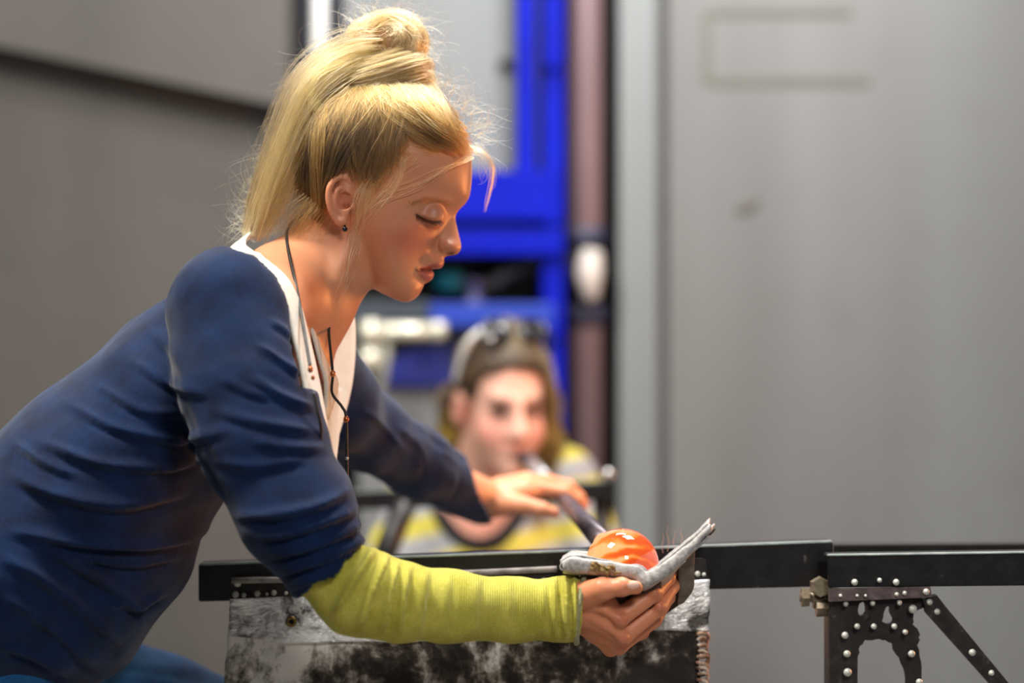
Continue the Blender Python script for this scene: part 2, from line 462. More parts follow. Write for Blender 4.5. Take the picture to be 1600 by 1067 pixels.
# ------------------------------------------------------------------ bench
M_iron = NT('black_painted_iron'); M_iron.set(Roughness=.38, Metallic=.2)
v = M_iron.coord(); n_ = M_iron.noise(v, 60, 6, .7)
M_iron.base(M_iron.ramp(n_, [(.40, srgb('#0d0c0d')), (.66, srgb('#1d1b1c')), (.76, srgb('#6a6664'))]))
M_iron.bump(n_, .15, .001); M_iron = M_iron.m
M_iron2 = NT('pitted_iron'); M_iron2.set(Roughness=.55, Metallic=.3)
v = M_iron2.coord(); n_ = M_iron2.noise(v, 90, 6, .7)
M_iron2.base(M_iron2.ramp(n_, [(.38, srgb('#171313')), (.6, srgb('#2c2423')), (.74, srgb('#5b5150'))]))
M_iron2.bump(n_, .3, .001); M_iron2 = M_iron2.m
M_edge = plain('pale_edge', '#8e9a96', '#c3cbc7', .35, .5, 40)
M_rivet = plain('pale_rivet', '#b9bab2', '#d8d8d0', .45, .2, 60)

def rail(name, x0, y0, x1, y1, h0, h1, d0, d1, thick, label, edge=True):
    """angle-iron rail: front web px heights h0,h1, top flange going back"""
    t = empty(name, W((x0 + x1) / 2, (y0 + y1) / 2, (d0 + d1) / 2), label, 'rail')
    def bar(nm, offs, back0, back1, mat, top=0.0):
        A = W(x0, y0, d0); B = W(x1, y1, d1); hA = S(h0, d0); hB = S(h1, d1)
        bm = bmesh.new(); vs_ = []
        for (p, hh) in ((A, hA), (B, hB)):
            for (yy, zz) in ((back0, offs[0]), (back1, offs[0]), (back1, offs[1]), (back0, offs[1])):
                vs_.append(bm.verts.new(Vector((p[0], p[1] + yy, p[2] + top - zz * hh))))
        for f in ((0, 1, 2, 3), (7, 6, 5, 4), (0, 4, 5, 1), (1, 5, 6, 2), (2, 6, 7, 3), (3, 7, 4, 0)):
            bm.faces.new([vs_[i] for i in f])
        bmesh.ops.bevel(bm, geom=bm.edges[:], offset=.0012, segments=2, affect='EDGES')
        return from_bm(nm, bm, mat, t)
    bar('web', (0, 1), 0, .008, M_iron)
    bar('flange', (0, .12), .0085, thick, M_iron)
    if edge: bar('pale_top_edge', (0, .05), -.0006, .012, M_edge, .0008)  # pale strip along the top edge of the rail
    return t
front = rail('bench_rail', 310, 882, 1301, 846, 58, 70, .03, .03, .045, 'long black iron bench rail behind the yellow sleeve carrying the foil apron')
rail('bench_rail', 1294, 868, 1700, 862, 50, 52, -.03, -.03, .04, 'black iron bench rail at right edge on the riveted leg plate')
rail('bench_rail', 1302, 852, 1720, 850, 30, 30, .12, .12, .04, 'thin black rail seen just behind the right hand bench rail', False)
rb = rail('back_bench_rail', 470, 772, 957, 752, 28, 30, .95, .95, .04, 'blurred black rail crossing in front of the kneeling woman')
bm = bmesh.new(); bmesh.ops.create_uvsphere(bm, u_segments=20, v_segments=12, radius=.0085)
bmesh.ops.translate(bm, verts=bm.verts, vec=Vector(W(950, 741, .95)))
from_bm('end_knob', bm, M_steel, rb, True)
tube('brace', [W(634, 782, .96), W(596, 880, .96), W(540, 1010, .96)], .017, M_iron, rb, 8, 1)
tube('support_post', [W(940, 780, .97), np.array([W(940, 780, .97)[0], .97, 0])], .012, M_iron2, rb, 8, 1)
tube('support_post', [W(540, 1000, .97), np.array([W(540, 1000, .97)[0], .97, 0])], .014, M_iron2, rb, 8, 1)

# clamp bolts beneath the joint
cl = empty('clamp_bolt', W(1275, 935, .0), 'rusty clamp bolt with nuts under the rail joint', 'bolt')
M_bolt = plain('brassy_bolt', '#6b5d4a', '#a39680', .4, .6, 120)
tube('shank', [W(1250, 932, .01), W(1296, 934, .01)], .0055, M_bolt, cl, 12, 1)
def hexnut(x, y, d, r, depth, mat, parent, axis='Y', seg=6, name='nut'):
    bm = bmesh.new(); bmesh.ops.create_cone(bm, cap_ends=True, segments=seg, radius1=r, radius2=r * .92, depth=depth)
    bmesh.ops.rotate(bm, verts=bm.verts, matrix=Matrix.Rotation(math.pi / 2, 3, 'X' if axis == 'Y' else 'Y'))
    bmesh.ops.translate(bm, verts=bm.verts, vec=Vector(W(x, y, d)))
    return from_bm(name, bm, mat, parent)
hexnut(1258, 933, .01, .011, .008, M_bolt, cl, 'X')
hexnut(1278, 933, .01, .013, .010, M_bolt, cl, 'X')
hexnut(1284, 949, .0, .010, .012, M_bolt, cl, 'X', 10)
hexnut(1281, 917, -.005, .011, .012, M_bolt, cl, 'Y', 6)

# riveted cast leg plate at right
leg = empty('bench_leg_plate', W(1370, 1067, -.03) * np.array([1, 1, 0]), 'pitted black cast iron leg plate with rows of pale rivets', 'leg plate')
def plate(name, outline, holes, d, thick, mat, parent):
    """flat plate cut from an outline with holes (px), extruded back"""
    bm = bmesh.new(); edges = []
    for ring in [outline] + holes:
        vs_ = [bm.verts.new(Vector(W(x, y, d))) for x, y in ring]
        edges += [bm.edges.new((vs_[i], vs_[(i + 1) % len(vs_)])) for i in range(len(vs_))]
    bmesh.ops.triangle_fill(bm, use_beauty=True, use_dissolve=False, edges=edges)
    fs = bm.faces[:]
    r = bmesh.ops.extrude_face_region(bm, geom=fs)
    bmesh.ops.translate(bm, verts=[g for g in r['geom'] if isinstance(g, bmesh.types.BMVert)], vec=(0, thick, 0))
    return from_bm(name, bm, mat, parent)
def wob(pts, seed, amp=2.0, n=5):
    rs = np.random.RandomState(seed); P = catmull(np.vstack([pts, pts[:1]]), n)[:-1]
    return P + rs.normal(0, amp * .4, P.shape)
out = [(1300, 936), (1450, 934), (1456, 945), (1440, 950), (1428, 958), (1428, 975), (1438, 990), (1434, 1008), (1440, 1040), (1440, 1500), (1420, 1500), (1419, 1060),
       (1408, 1030), (1392, 1004), (1374, 998), (1352, 1000), (1342, 1012), (1340, 1040), (1340, 1500), (1297, 1500), (1297, 960)]
h1 = wob([(1340, 955), (1344, 942), (1352, 943), (1354, 956), (1350, 962), (1343, 962)], 3, .8)
h2 = wob([(1378, 970), (1384, 950), (1391, 948), (1392, 958), (1397, 968), (1393, 975), (1383, 974)], 5, .8)
h3 = wob([(1352, 970), (1358, 960), (1360, 963), (1355, 971)], 6, .2)
rs_ = np.random.RandomState(2)
out = np.array(out, float); o2 = []
for i in range(len(out)):
    a, b = out[i], out[(i + 1) % len(out)]; k = 4 if np.linalg.norm(b - a) < 120 else 1
    for t in range(k): o2.append(a + (b - a) * t / k + (rs_.normal(0, .9, 2) if k > 1 else 0))
plate('cast_plate', np.array(o2), [h1, h2, h3], -.022, .014, M_iron2, leg)
box('corner_post', W(1297, 1500, -.02) * np.array([1, 1, 0]) + np.array([0, .002, 0]), np.array([W(1308, 936, 0)[0], .03, W(1308, 920, -.02)[2]]), M_iron, leg)
plate('top_strip', np.array([(1296, 921), (1454, 917), (1456, 933), (1296, 940)]), [], -.034, .010, plain('rusty_strip', '#3a3031', '#6b5c5c', .6, .2, 90, .3), leg)
plate('diagonal_brace', np.array([(1442, 936), (1464, 930), (1478, 948), (1576, 1067), (1760, 1290), (1735, 1310), (1550, 1072), (1448, 958)]), [], -.03, .016, M_iron2, leg)
rv = [(1322, 944, 5), (1364, 943, 5), (1406, 942, 5), (1427, 952, 8), (1448, 925, 6), (1453, 941, 6), (1465, 956, 6), (1340, 979, 5.5), (1366, 979, 5.5), (1398, 979, 5.5),
      (1415, 988, 5), (1321, 993, 6.5), (1324, 1022, 6.5), (1425, 1022, 6.5), (1325, 1051, 7.5), (1326, 1075, 7), (1437, 1066, 6), (1520, 1020, 6.5), (1550, 1052, 5.5),
      (1336, 910, 6), (1375, 907, 4.5), (1401, 910, 6), (1314, 931, 3.5), (1340, 931, 3), (1402, 929, 4), (1414, 927, 4.5), (1353, 931, 3)]
for i, (x, y, r) in enumerate(rv):
    d = -.0385 if y < 933 else -.033
    bm = bmesh.new(); bmesh.ops.create_uvsphere(bm, u_segments=12, v_segments=8, radius=1)
    c = W(x, y, d)
    for v_ in bm.verts: v_.co = Vector((v_.co.x * S(r * .86) + c[0], v_.co.y * .004 + c[1] + .003, v_.co.z * S(r * .86) + c[2]))
    from_bm('rivet', bm, M_rivet, leg, True)

# ------------------------------------------------------------------ foil apron hanging from the rail
ap = empty('heat_apron', W(735, 930, .02), 'scorched silver foil apron hanging from the bench rail below the forearm', 'apron')
m = NT('silver_foil_cloth'); m.set(Roughness=.30, Metallic=.4)
v = m.coord((1, 1, 1)); n1 = m.noise(v, 22, 6, .7, .6); n2 = m.noise(m.coord((1, 1, 3), rot=(0, .6, 0)), 120, 3, .6)
c = m.ramp(n1, [(.37, srgb('#55514e')), (.44, srgb('#c4c3c1')), (.52, srgb('#ffffff'))])
m.base(c); m.bump(m.math('ADD', n1, m.math('MULTIPLY', n2, .8)), .9, .005); M_foil = m.m
m = NT('scorched_cloth'); m.set(Roughness=.65, Metallic=.1)
n1 = m.noise(m.coord((1, 1, .8)), 13, 9, .68, .5); n2 = m.noise(m.coord((1, 1, 1)), 70, 5, .7)
grad = m.n('ShaderNodeSeparateXYZ'); m.l(m.coord((1, 1, 1)), grad.inputs[0])
g2 = m.n('ShaderNodeMapRange'); m.l(grad.outputs[0], g2.inputs[0])
g2.inputs[1].default_value = -.25; g2.inputs[2].default_value = .2; g2.inputs[3].default_value = .06; g2.inputs[4].default_value = -.14
nn = m.math('ADD', m.math('ADD', n1, m.math('MULTIPLY', m.math('SUBTRACT', n2, .5), .35)), g2.outputs[0])
m.base(m.ramp(nn, [(.36, srgb('#1a1411')), (.43, srgb('#4a3f36')), (.48, srgb('#978f85')), (.56, srgb('#f0ebe4'))]))
m.bump(n2, .4, .002); M_scorch = m.m
rs = np.random.RandomState(7)
def cloth_grid(x0, x1, top, bot, d, nx, ny, seed, amp=.004, edge=3.0):
    rs = np.random.RandomState(seed); G = np.zeros((ny, nx, 3))
    e0 = np.cumsum(rs.normal(0, 1, ny)); e0 -= np.linspace(e0[0], e0[-1], ny); e1 = np.cumsum(rs.normal(0, 1, ny)); e1 -= np.linspace(e1[0], e1[-1], ny)
    for j in range(ny):
        t = j / (ny - 1)
        for i in range(nx):
            s = i / (nx - 1)
            X = x0 + (x1 - x0) * s + (e0[j] * (1 - s) ** 6 + e1[j] * s ** 6) * edge * .3
            ty = np.interp(X, *zip(*top)); by = np.interp(X, *zip(*bot))
            G[j, i] = W(X, ty + (by - ty) * t, d)
    f = G.reshape(-1, 3)
    G[..., 1] += (vnoise(f * np.array([1, 1, .5]), .045, seed) * amp + vnoise(f, .017, seed + 1) * amp * .35).reshape(ny, nx)
    return G
edge = [(350, 992), (450, 1004), (560, 1002), (640, 1002), (760, 992), (900, 985), (1000, 984), (1060, 985), (1115, 990)]
sheet('foil_band', cloth_grid(359, 1109, [(350, 936), (1120, 905)], edge, .012, 130, 20, 4, .004, 2), M_foil, ap, .0015)
sheet('scorched_skirt', cloth_grid(357, 1098, [(350, 975), (1120, 965)], [(350, 1560), (1120, 1560)], .019, 110, 60, 9, .006, 5), M_scorch, ap, .0015)
# frayed right edge
fr = NT('frayed_yarn'); fr.set(Roughness=.9)
fr.base(fr.ramp(fr.noise(fr.coord(), 90, 3), [(.35, srgb('#4a3a30')), (.5, srgb('#b98f73')), (.65, srgb('#e0d2c4'))])); M_fray = fr.m
for k in range(14):
    y = 990 + k * 9
    tube('frayed_edge_loop', [W(1090 + rs.uniform(-2, 2), y, .016), W(1101 + rs.uniform(-2, 4), y + rs.uniform(-3, 4), .008), W(1106 + rs.uniform(-3, 2), y + 8, .012), W(1095, y + 11, .018)], S(rs.uniform(2.2, 3.4)), M_fray, ap, 6, 4)
# perforated fixing strap with pale rivets
plate('fixing_strap', np.array([(359, 906), (480, 903), (620, 898), (760, 893), (900, 888), (1096, 872), (1103, 876), (1106, 908), (900, 921), (760, 927), (620, 932), (480, 937), (360, 941)]), [], .0225, .006, M_iron2, ap)
tube('strap_fold', [W(362, 907, .020), W(480, 905, .018), W(620, 900, .019), W(760, 894, .018), W(870, 889, .019)], S(5), plain('scuffed_grey', '#6f6763', '#a39b95', .6, .1, 70, .4), ap, 8, 8)
xs = [368, 381, 402, 417, 428, 447, 466, 640, 672, 695, 738, 768, 806, 826, 850, 872, 1090, 1100]
for i, x in enumerate(xs):
    r = (5.5, 4, 5, 2.6, 4.6, 3.2)[i % 6]; y = np.interp(x, [360, 1100], [929, 896]) + (i % 2) * 1.5
    bm = bmesh.new(); bmesh.ops.create_uvsphere(bm, u_segments=12, v_segments=8, radius=1); c = W(x, y, .0215)
    for v_ in bm.verts: v_.co = Vector((v_.co.x * S(r) + c[0], v_.co.y * .003 + c[1], v_.co.z * S(r) + c[2]))
    from_bm('rivet', bm, M_rivet, ap, True)
bm = bmesh.new(); bmesh.ops.create_uvsphere(bm, u_segments=12, v_segments=8, radius=1); c = W(371, 912, .0215)
for v_ in bm.verts: v_.co = Vector((v_.co.x * S(6) + c[0], v_.co.y * .003 + c[1], v_.co.z * S(5) + c[2]))
from_bm('rivet', bm, M_rivet, ap, True)
# grommet
c = W(455, 971, .004); th = np.linspace(0, 2 * math.pi, 17)
tube('grommet', [c + np.array([math.cos(a) * S(6), 0, math.sin(a) * S(6)]) for a in th], S(3), plain('brass_grommet', '#5b4a2c', '#8d7443', .35, .8), ap, 8, 2)
hexnut(455, 971, .008, S(5), .004, M_dark, ap, 'Y', 12, 'grommet_hole')
# ------------------------------------------------------------------ the woman in front: head sculpted as a profile relief
K = PXM
def gauss_blur(A, s):
    r = int(3 * s) + 1; x = np.arange(-r, r + 1); g = np.exp(-x * x / (2 * s * s)); g /= g.sum()
    A = np.apply_along_axis(lambda m: np.convolve(np.pad(m, r, mode='edge'), g, 'valid'), 0, A)
    return np.apply_along_axis(lambda m: np.convolve(np.pad(m, r, mode='edge'), g, 'valid'), 1, A)
U0, U1, V0, V1 = 425, 770, 105, 510
gu, gv = np.meshgrid(np.arange(U0, U1 + 1), np.arange(V0, V1 + 1), indexing='ij')
UV = np.stack([gu.ravel(), gv.ravel()], 1).astype(float)
# contour: x, y, transverse radius of curvature (px)
skull = [(737, 250, 92), (728, 212, 98), (704, 174, 105), (660, 147, 110), (605, 137, 112), (550, 144, 112), (505, 168, 112), (474, 205, 112), (459, 250, 108), (464, 296, 98), (484, 338, 85),
         (520, 372, 75), (548, 400, 62), (570, 430, 55), (588, 453, 52)]
jaw = [(607, 463, 50), (621, 469.5, 46), (635, 472, 42), (648, 467, 36), (657, 457, 32)]
face_full = [(661.5, 448, 34), (662.5, 444, 34), (669, 441, 30), (675.5, 436, 26), (678, 429.5, 26), (677, 424, 28), (672, 421.2, 34), (680, 420.2, 34), (688, 419.5, 30), (692.5, 415, 28), (694, 409, 26),
             (694, 403, 14), (699, 399.8, 10), (708, 399, 12), (715.5, 396, 13), (720, 389.5, 13), (720.6, 382, 12), (717.5, 369, 9), (714, 354, 8.5), (711.8, 343, 9), (712.5, 336, 12), (718, 327, 22),
             (727, 318, 40), (733, 308, 62), (736, 292, 80), (737.5, 270, 88)]
face_base = [(659, 448, 40), (660, 440, 44), (662, 430, 48), (664, 420, 52), (668, 408, 54), (676, 396, 54), (686, 380, 50), (695, 362, 44), (703, 345, 40), (709, 335, 36), (718, 327, 36),
             (727, 318, 52), (733, 308, 72), (736, 292, 84), (737.5, 270, 90)]
def contour(pts):
    A = catmull(np.array(pts + pts[:1], float), 4)[:-1]
    return A
def relief(pts):
    A = contour(pts); sd, par = poly_sd(UV, A[:, :2])
    L = np.vstack([A, A[:1]]); cum = np.r_[0, np.cumsum(np.linalg.norm(np.diff(L[:, :2], axis=0), axis=1))]
    R = np.interp(par * cum[-1], cum, L[:, 2])
    return sd.reshape(gu.shape), R.reshape(gu.shape)
d_f, R_f = relief(skull + jaw + face_full)
d_b, R_b = relief(skull + jaw + face_base)
R_b = gauss_blur(R_b, 6); R_f = gauss_blur(R_f, 1.6)
# side width map (half widths in px)
ctl = np.array([(590, 250, 110), (520, 250, 108), (600, 190, 108), (660, 200, 100), (690, 290, 88), (660, 270, 101), (640, 300, 99), (680, 240, 98), (668, 316, 78), (645, 335, 80), (655, 340, 72), (640, 365, 87), (600, 345, 98), (565, 330, 101), (640, 400, 74),
                (578, 425, 82), (610, 440, 64), (640, 452, 42), (652, 424, 47), (674, 398, 48), (682, 362, 60), (700, 340, 40), (682, 340, 55), (700, 270, 86), (716, 285, 70), (550, 375, 84), (480, 260, 100), (600, 395, 86),
                (520, 330, 98), (655, 384, 68), (660, 440, 36), (620, 420, 74), (692, 318, 62)], float)
def tps(r): return np.where(r > 1e-9, r * r * np.log(r + 1e-12), 0)
n_c = len(ctl); Dm = np.linalg.norm(ctl[:, None, :2] - ctl[None, :, :2], axis=2) / 100
A_ = np.zeros((n_c + 3, n_c + 3)); A_[:n_c, :n_c] = tps(Dm) + np.eye(n_c) * .02; A_[:n_c, n_c] = 1; A_[:n_c, n_c + 1:] = ctl[:, :2] / 100
A_[n_c:, :n_c] = A_[:n_c, n_c:].T
wt = np.linalg.solve(A_, np.r_[ctl[:, 2], 0, 0, 0])
def side_map(U):
    o = np.zeros(len(U))
    for i in range(n_c): o += wt[i] * tps(np.linalg.norm(U - ctl[i, :2], axis=1) / 100)
    return o + wt[n_c] + (U / 100) @ wt[n_c + 1:]
Hs = np.clip(side_map(UV).reshape(gu.shape), 12, 116)
def infl(d, R):
    d = np.maximum(d, 0); return np.sqrt(2 * (R + .6 * d) * d)
def pmin(a, b, p=4.0):
    return (np.maximum(a, 1e-3) ** -p + np.maximum(b, 1e-3) ** -p) ** (-1 / p)
Hb = np.where(d_b > 0, pmin(infl(d_b, R_b), Hs), 0)
Hb2 = gauss_blur(np.where(d_b > 0, Hb * Hb, 2 * R_b * d_b), 9)
wb_ = np.clip((d_b - 8) / 22, 0, 1); wb_ = wb_ * wb_ * (3 - 2 * wb_)
Hb = np.sqrt(np.maximum(Hb2 * wb_ + Hb * Hb * (1 - wb_), 0))
Hr = np.where(d_f > 0, np.sqrt(np.maximum(2 * R_f * d_f, 0)), 0)
Hr = pmin(Hr, np.full_like(Hr, 34.0))
nose_zone = np.exp(-(np.maximum(0, 640 - gu) / 14.0) ** 2)
Hr = Hr * nose_zone
kk = np.clip(np.minimum(Hb, Hr) * .5, .01, 7)
H = smax(Hb, Hr, kk)
fade = np.clip(d_f / 5, 0, 1)
def gau(x, y, sx, sy=None, rot=0.0):
    sy = sy or sx; c, s = math.cos(math.radians(rot)), math.sin(math.radians(rot))
    dx, dy = gu - x, gv - y; a = dx * c + dy * s; b = -dx * s + dy * c
    return np.exp(-(a / sx) ** 2 - (b / sy) ** 2)
def line(pts, w, taper=True, one=0):
    d, p, s = seg_dist(UV, catmull(pts, 6)); g = np.exp(-(d / w) ** 2)
    if taper: g = g * np.clip(np.minimum(p, 1 - p) * 6, 0, 1)
    if one: g = g * (s * one > 0)
    return g.reshape(gu.shape)
# brow, socket, eyeball under the lowered lid
H += fade * (3.0 * line([(650, 322), (668, 314), (690, 313), (712, 320)], 7))
H -= fade * 5.0 * gau(684, 328, 17, 8, 8)
eye_d2 = ((gu - 677) ** 2 + (gv - 338) ** 2)
ball = 43.5 + np.sqrt(np.maximum(19.5 ** 2 - eye_d2, 0))
H = np.where(eye_d2 < 19.5 ** 2, smax(H, ball, 9), H)
lash = [(652, 336), (660, 341), (669, 345.5), (679, 348), (690, 347.5)]
H += fade * (2.6 * line([(655, 334), (664, 338.5), (673, 342), (683, 344), (690, 344)], 3.2))
H -= fade * (3.4 * line([(654, 339.5), (662, 345), (671, 349), (681, 351), (689, 350)], 2.2))
H -= fade * (1.7 * line([(651, 331), (660, 324), (674, 321.5), (689, 325), (698, 332)], 2.2))
H -= fade * 2.0 * line([(660, 352), (672, 359), (688, 360)], 5)
# nose wing, crease, nostril
H += fade * (9.0 * gau(699, 386, 9.5, 9))
H -= fade * (6.2 * line([(689, 369), (684, 377), (683, 386), (687, 395), (692, 399)], 3.0))
H -= fade * (9 * gau(705, 396.5, 6, 2.6, 5))
H += fade * (3.0 * gau(713, 386, 8, 8))
H -= fade * 1.2 * line([(684, 388), (672, 400), (660, 412)], 6)
# lips
H += fade * (3.4 * line([(691, 415), (680, 416.5), (668, 418.5), (655, 422)], 3.6, False))
H += fade * (4.0 * line([(676, 431), (668, 431), (660, 428), (654, 424.5)], 5.5, False))
H -= np.clip(d_f / 3, 0, 1) * (13 * line([(684, 421.0), (674, 421.8), (664, 422.3), (652, 423.2)], 1.9))
H -= fade * 3 * gau(650, 424, 4)
H -= fade * 2.2 * line([(664, 446), (655, 441), (648, 434)], 5)
H += fade * 2.5 * gau(645, 457, 12)
# cheek fullness
H += fade * 3.0 * gau(645, 372, 22, 16)
H = np.maximum(H, 0)
G = np.where(d_f > 0, H * H, 2 * R_f * d_f)
G = gauss_blur(G, .7)
Gx, Gy = np.gradient(G)
def samp(A, u, v):
    u = np.clip(u - U0, 0, A.shape[0] - 1.001); v = np.clip(v - V0, 0, A.shape[1] - 1.001)
    i = u.astype(int); j = v.astype(int); a = u - i; b = v - j
    return A[i, j] * (1 - a) * (1 - b) + A[i + 1, j] * a * (1 - b) + A[i, j + 1] * (1 - a) * b + A[i + 1, j + 1] * a * b
def head_uv(P):
    return P[:, 0] / K + 800, 533.5 - (P[:, 2] - CAMZ) / K
def f_face(P):
    u, v = head_uv(P); y = P[:, 1] / K
    g = samp(G, u, v); gx = samp(Gx, u, v); gy = samp(Gy, u, v)
    f = (y * y - g) / (2 * np.sqrt(y * y + .25 * (gx * gx + gy * gy) + 9))
    cu = np.maximum(np.maximum(U0 - u, u - U1), 0); cv = np.maximum(np.maximum(V0 - v, v - V1), 0)
    return np.maximum(f, 0) * K + np.hypot(cu, cv) * K + np.minimum(f, 0) * K
def Hat(u, v): return np.sqrt(np.maximum(samp(G, np.asarray(u, float), np.asarray(v, float)), 0))
EAR_Y = -float(Hat(536, 318)) * K
def pt(px, py, ypx): return np.array([(px - 800) * K, ypx * K, CAMZ - (py - 533.5) * K])
def f_ear(P, side=-1):
    Q = P * np.array([1, -1, 1], P.dtype) if side > 0 else P
    e = EAR_Y / K
    hel = [(556, 316, e - 2), (559, 298, e - 6), (553, 287, e - 11), (543, 282.5, e - 15), (531, 287, e - 19), (522.5, 300, e - 20), (521, 316, e - 19), (524.5, 333, e - 16), (531, 346, e - 12), (538, 352, e - 8)]
    hp = catmull(hel, 3); f = None
    for i in range(len(hp) - 1):
        g = rcone(Q, pt(*hp[i]), pt(*hp[i + 1]), 5.0 * K, 5.0 * K); f = g if f is None else np.minimum(f, g)
    f = smin(f, ellip(Q, pt(540, 349, e - 8), np.array([9.5, 6, 9]) * K), 5 * K)
    plate_ = ellip(Q, pt(538, 318, e - 7), np.array([19, 6.5, 35]) * K, rotm('Z', -24))
    f = smin(f, plate_, 4 * K)
    anti = catmull([(549, 300, e - 11), (538, 299, e - 16), (532, 308, e - 18), (531, 324, e - 16), (537, 337, e - 11), (545, 340, e - 7)], 3)
    for i in range(len(anti) - 1): f = smin(f, rcone(Q, pt(*anti[i]), pt(*anti[i + 1]), 3.6 * K, 3.6 * K), 2.5 * K)
    f = smin(f, ellip(Q, pt(555, 326, e - 6), np.array([5.5, 6, 8]) * K), 3 * K)
    f = smax(f, -ellip(Q, pt(546, 319, e - 12), np.array([10, 11, 13]) * K), 3.0 * K)
    return f
neck_pts = [W(562, 338, 0), W(520, 400, 0), W(468, 470, 0), W(415, 545, 0)]
def f_body_top(P):
    f = f_face(P)
    n = chain(P, neck_pts, [S(62), S(72), S(84), S(105)], S(20), 1.12)
    sh = chain(P, [W(420, 480, -.14), W(440, 455, -.04), W(440, 455, .04), W(420, 480, .14)], [S(55), S(68), S(68), S(55)], S(30))
    n = smin(n, sh, S(40))
    # sternomastoid and collar bones
    for sd_ in (-1, 1):
        n = smin(n, chain(P, [W(545, 380, .036 * sd_), W(522, 440, .040 * sd_), W(500, 535, .012 * sd_)], [S(11), S(15), S(10)], S(8)), S(20))
    chest = ellip(P, W(428, 600, 0), np.array([S(80), S(180), S(125)]), rotm('Y', -30))
    n = smin(n, chest, S(40))
    n = smin(n, rcone(P, W(497, 548, -.015), W(452, 500, -.12), S(9), S(9)), S(10))
    f = smin(f, n, S(14))
    for sd_ in (-1, 1):
        f = smin(f, local(P, pt(538, 318, -sd_ * (EAR_Y / K - 12)), S(46), lambda q: f_ear(q, sd_)), S(4))
    return f
# skin
def skin_material():
    m = NT('skin'); at = m.n('ShaderNodeAttribute', attribute_name='tint')
    v = m.coord(); n = m.noise(v, 55, 5, .6); n2 = m.noise(v, 900, 2, .5)
    c = m.mix(at.outputs['Color'], (.55, .16, .09, 1), m.math('MULTIPLY', m.ramp(n, [(.45, (0, 0, 0)), (.75, (1, 1, 1))]), .16))
    m.base(c); m.set(Roughness=.44); m.b.inputs['Specular IOR Level'].default_value = .42
    m.b.inputs['Subsurface Weight'].default_value = .18; m.b.inputs['Subsurface Radius'].default_value = (1, .35, .18); m.b.inputs['Subsurface Scale'].default_value = .006
    m.bump(m.math('ADD', n2, m.math('MULTIPLY', n, .5)), .10, .0006)
    return m.m
M_skin = skin_material()
SK = np.array(srgb('#c68765')[:3]); SK_RED = np.array(srgb('#b9604c')[:3]); LIP = np.array(srgb('#b25a50')[:3]); DARKM = np.array(srgb('#3a0f0d')[:3]); BROW = np.array(srgb('#8d6843')[:3]); LID = np.array(srgb('#a56a55')[:3])
def blend(C, w, c): return C * (1 - w[:, None]) + c * w[:, None]
def face_colors(V):
    u, v = head_uv(V); U = np.stack([u, v], 1)
    C = np.tile(SK, (len(V), 1))
    g = lambda x, y, sx, sy: np.exp(-((u - x) / sx) ** 2 - ((v - y) / sy) ** 2)
    C = blend(C, .75 * g(640, 378, 38, 26), SK_RED); C = blend(C, .45 * g(664, 362, 16, 12), SK_RED)
    C = blend(C, .35 * g(712, 385, 14, 14), SK_RED); C = blend(C, .30 * g(536, 318, 24, 36), SK_RED); C = blend(C, .28 * g(648, 455, 14, 12), SK_RED)
    C = blend(C, .6 * g(676, 333, 20, 11), LID)
    up, _ = poly_sd(U, np.array([(651, 423.5), (662, 418), (675, 413.5), (686, 410.3), (697, 409), (697, 420.5), (680, 421), (668, 421.5)]))
    lo, _ = poly_sd(U, np.array([(652, 423), (664, 422), (682, 421.5), (682, 436), (675, 442.5), (668, 442), (659, 435)]))
    C = blend(C, np.clip(up / 2 + .5, 0, 1) * .9, LIP); C = blend(C, np.clip(lo / 2 + .5, 0, 1) * .9, LIP)
    d, p, _ = seg_dist(U, [(676, 421.6), (664, 422.3), (652, 423.2)]); C = blend(C, np.exp(-(d / 1.7) ** 2) * .95, DARKM)
    d, p, _ = seg_dist(U, [(640, 327), (655, 319), (672, 316), (692, 318), (712, 323)])
    C = blend(C, np.exp(-(d / 3.2) ** 2) * .30, BROW)
    d, p, _ = seg_dist(U, np.array([(653, 339), (661, 344), (670, 348), (680, 350), (690, 349)])); C = blend(C, np.exp(-(d / 2.0) ** 2) * .9, np.array(srgb('#2a1712')[:3]))
    d, p, _ = seg_dist(U, [(700, 396.5), (708, 396.5)]); C = blend(C, np.exp(-(d / 2.2) ** 2) * .8, np.array(srgb('#5a231a')[:3]))
    C = blend(C, .3 * g(655.5, 452, 5, 4), SK_RED)
    return C
Vh, Qh = polygonise(f_body_top, W(330, 640, 0) - np.array([0, .21, 0]), W(775, 105, 0) + np.array([0, .21, 0]), .0016)
Ch = face_colors(Vh)
# ------------------------------------------------------------------ hands, torso and legs of the same body
def pts_(L): return [W(*p) for p in L]
def rad_(L, R): return [S(r, p[2]) for p, r in zip(L, R)]
def chain_px(P, L, R, k, sy=1.0): return chain(P, pts_(L), rad_(L, R), S(k), sy)
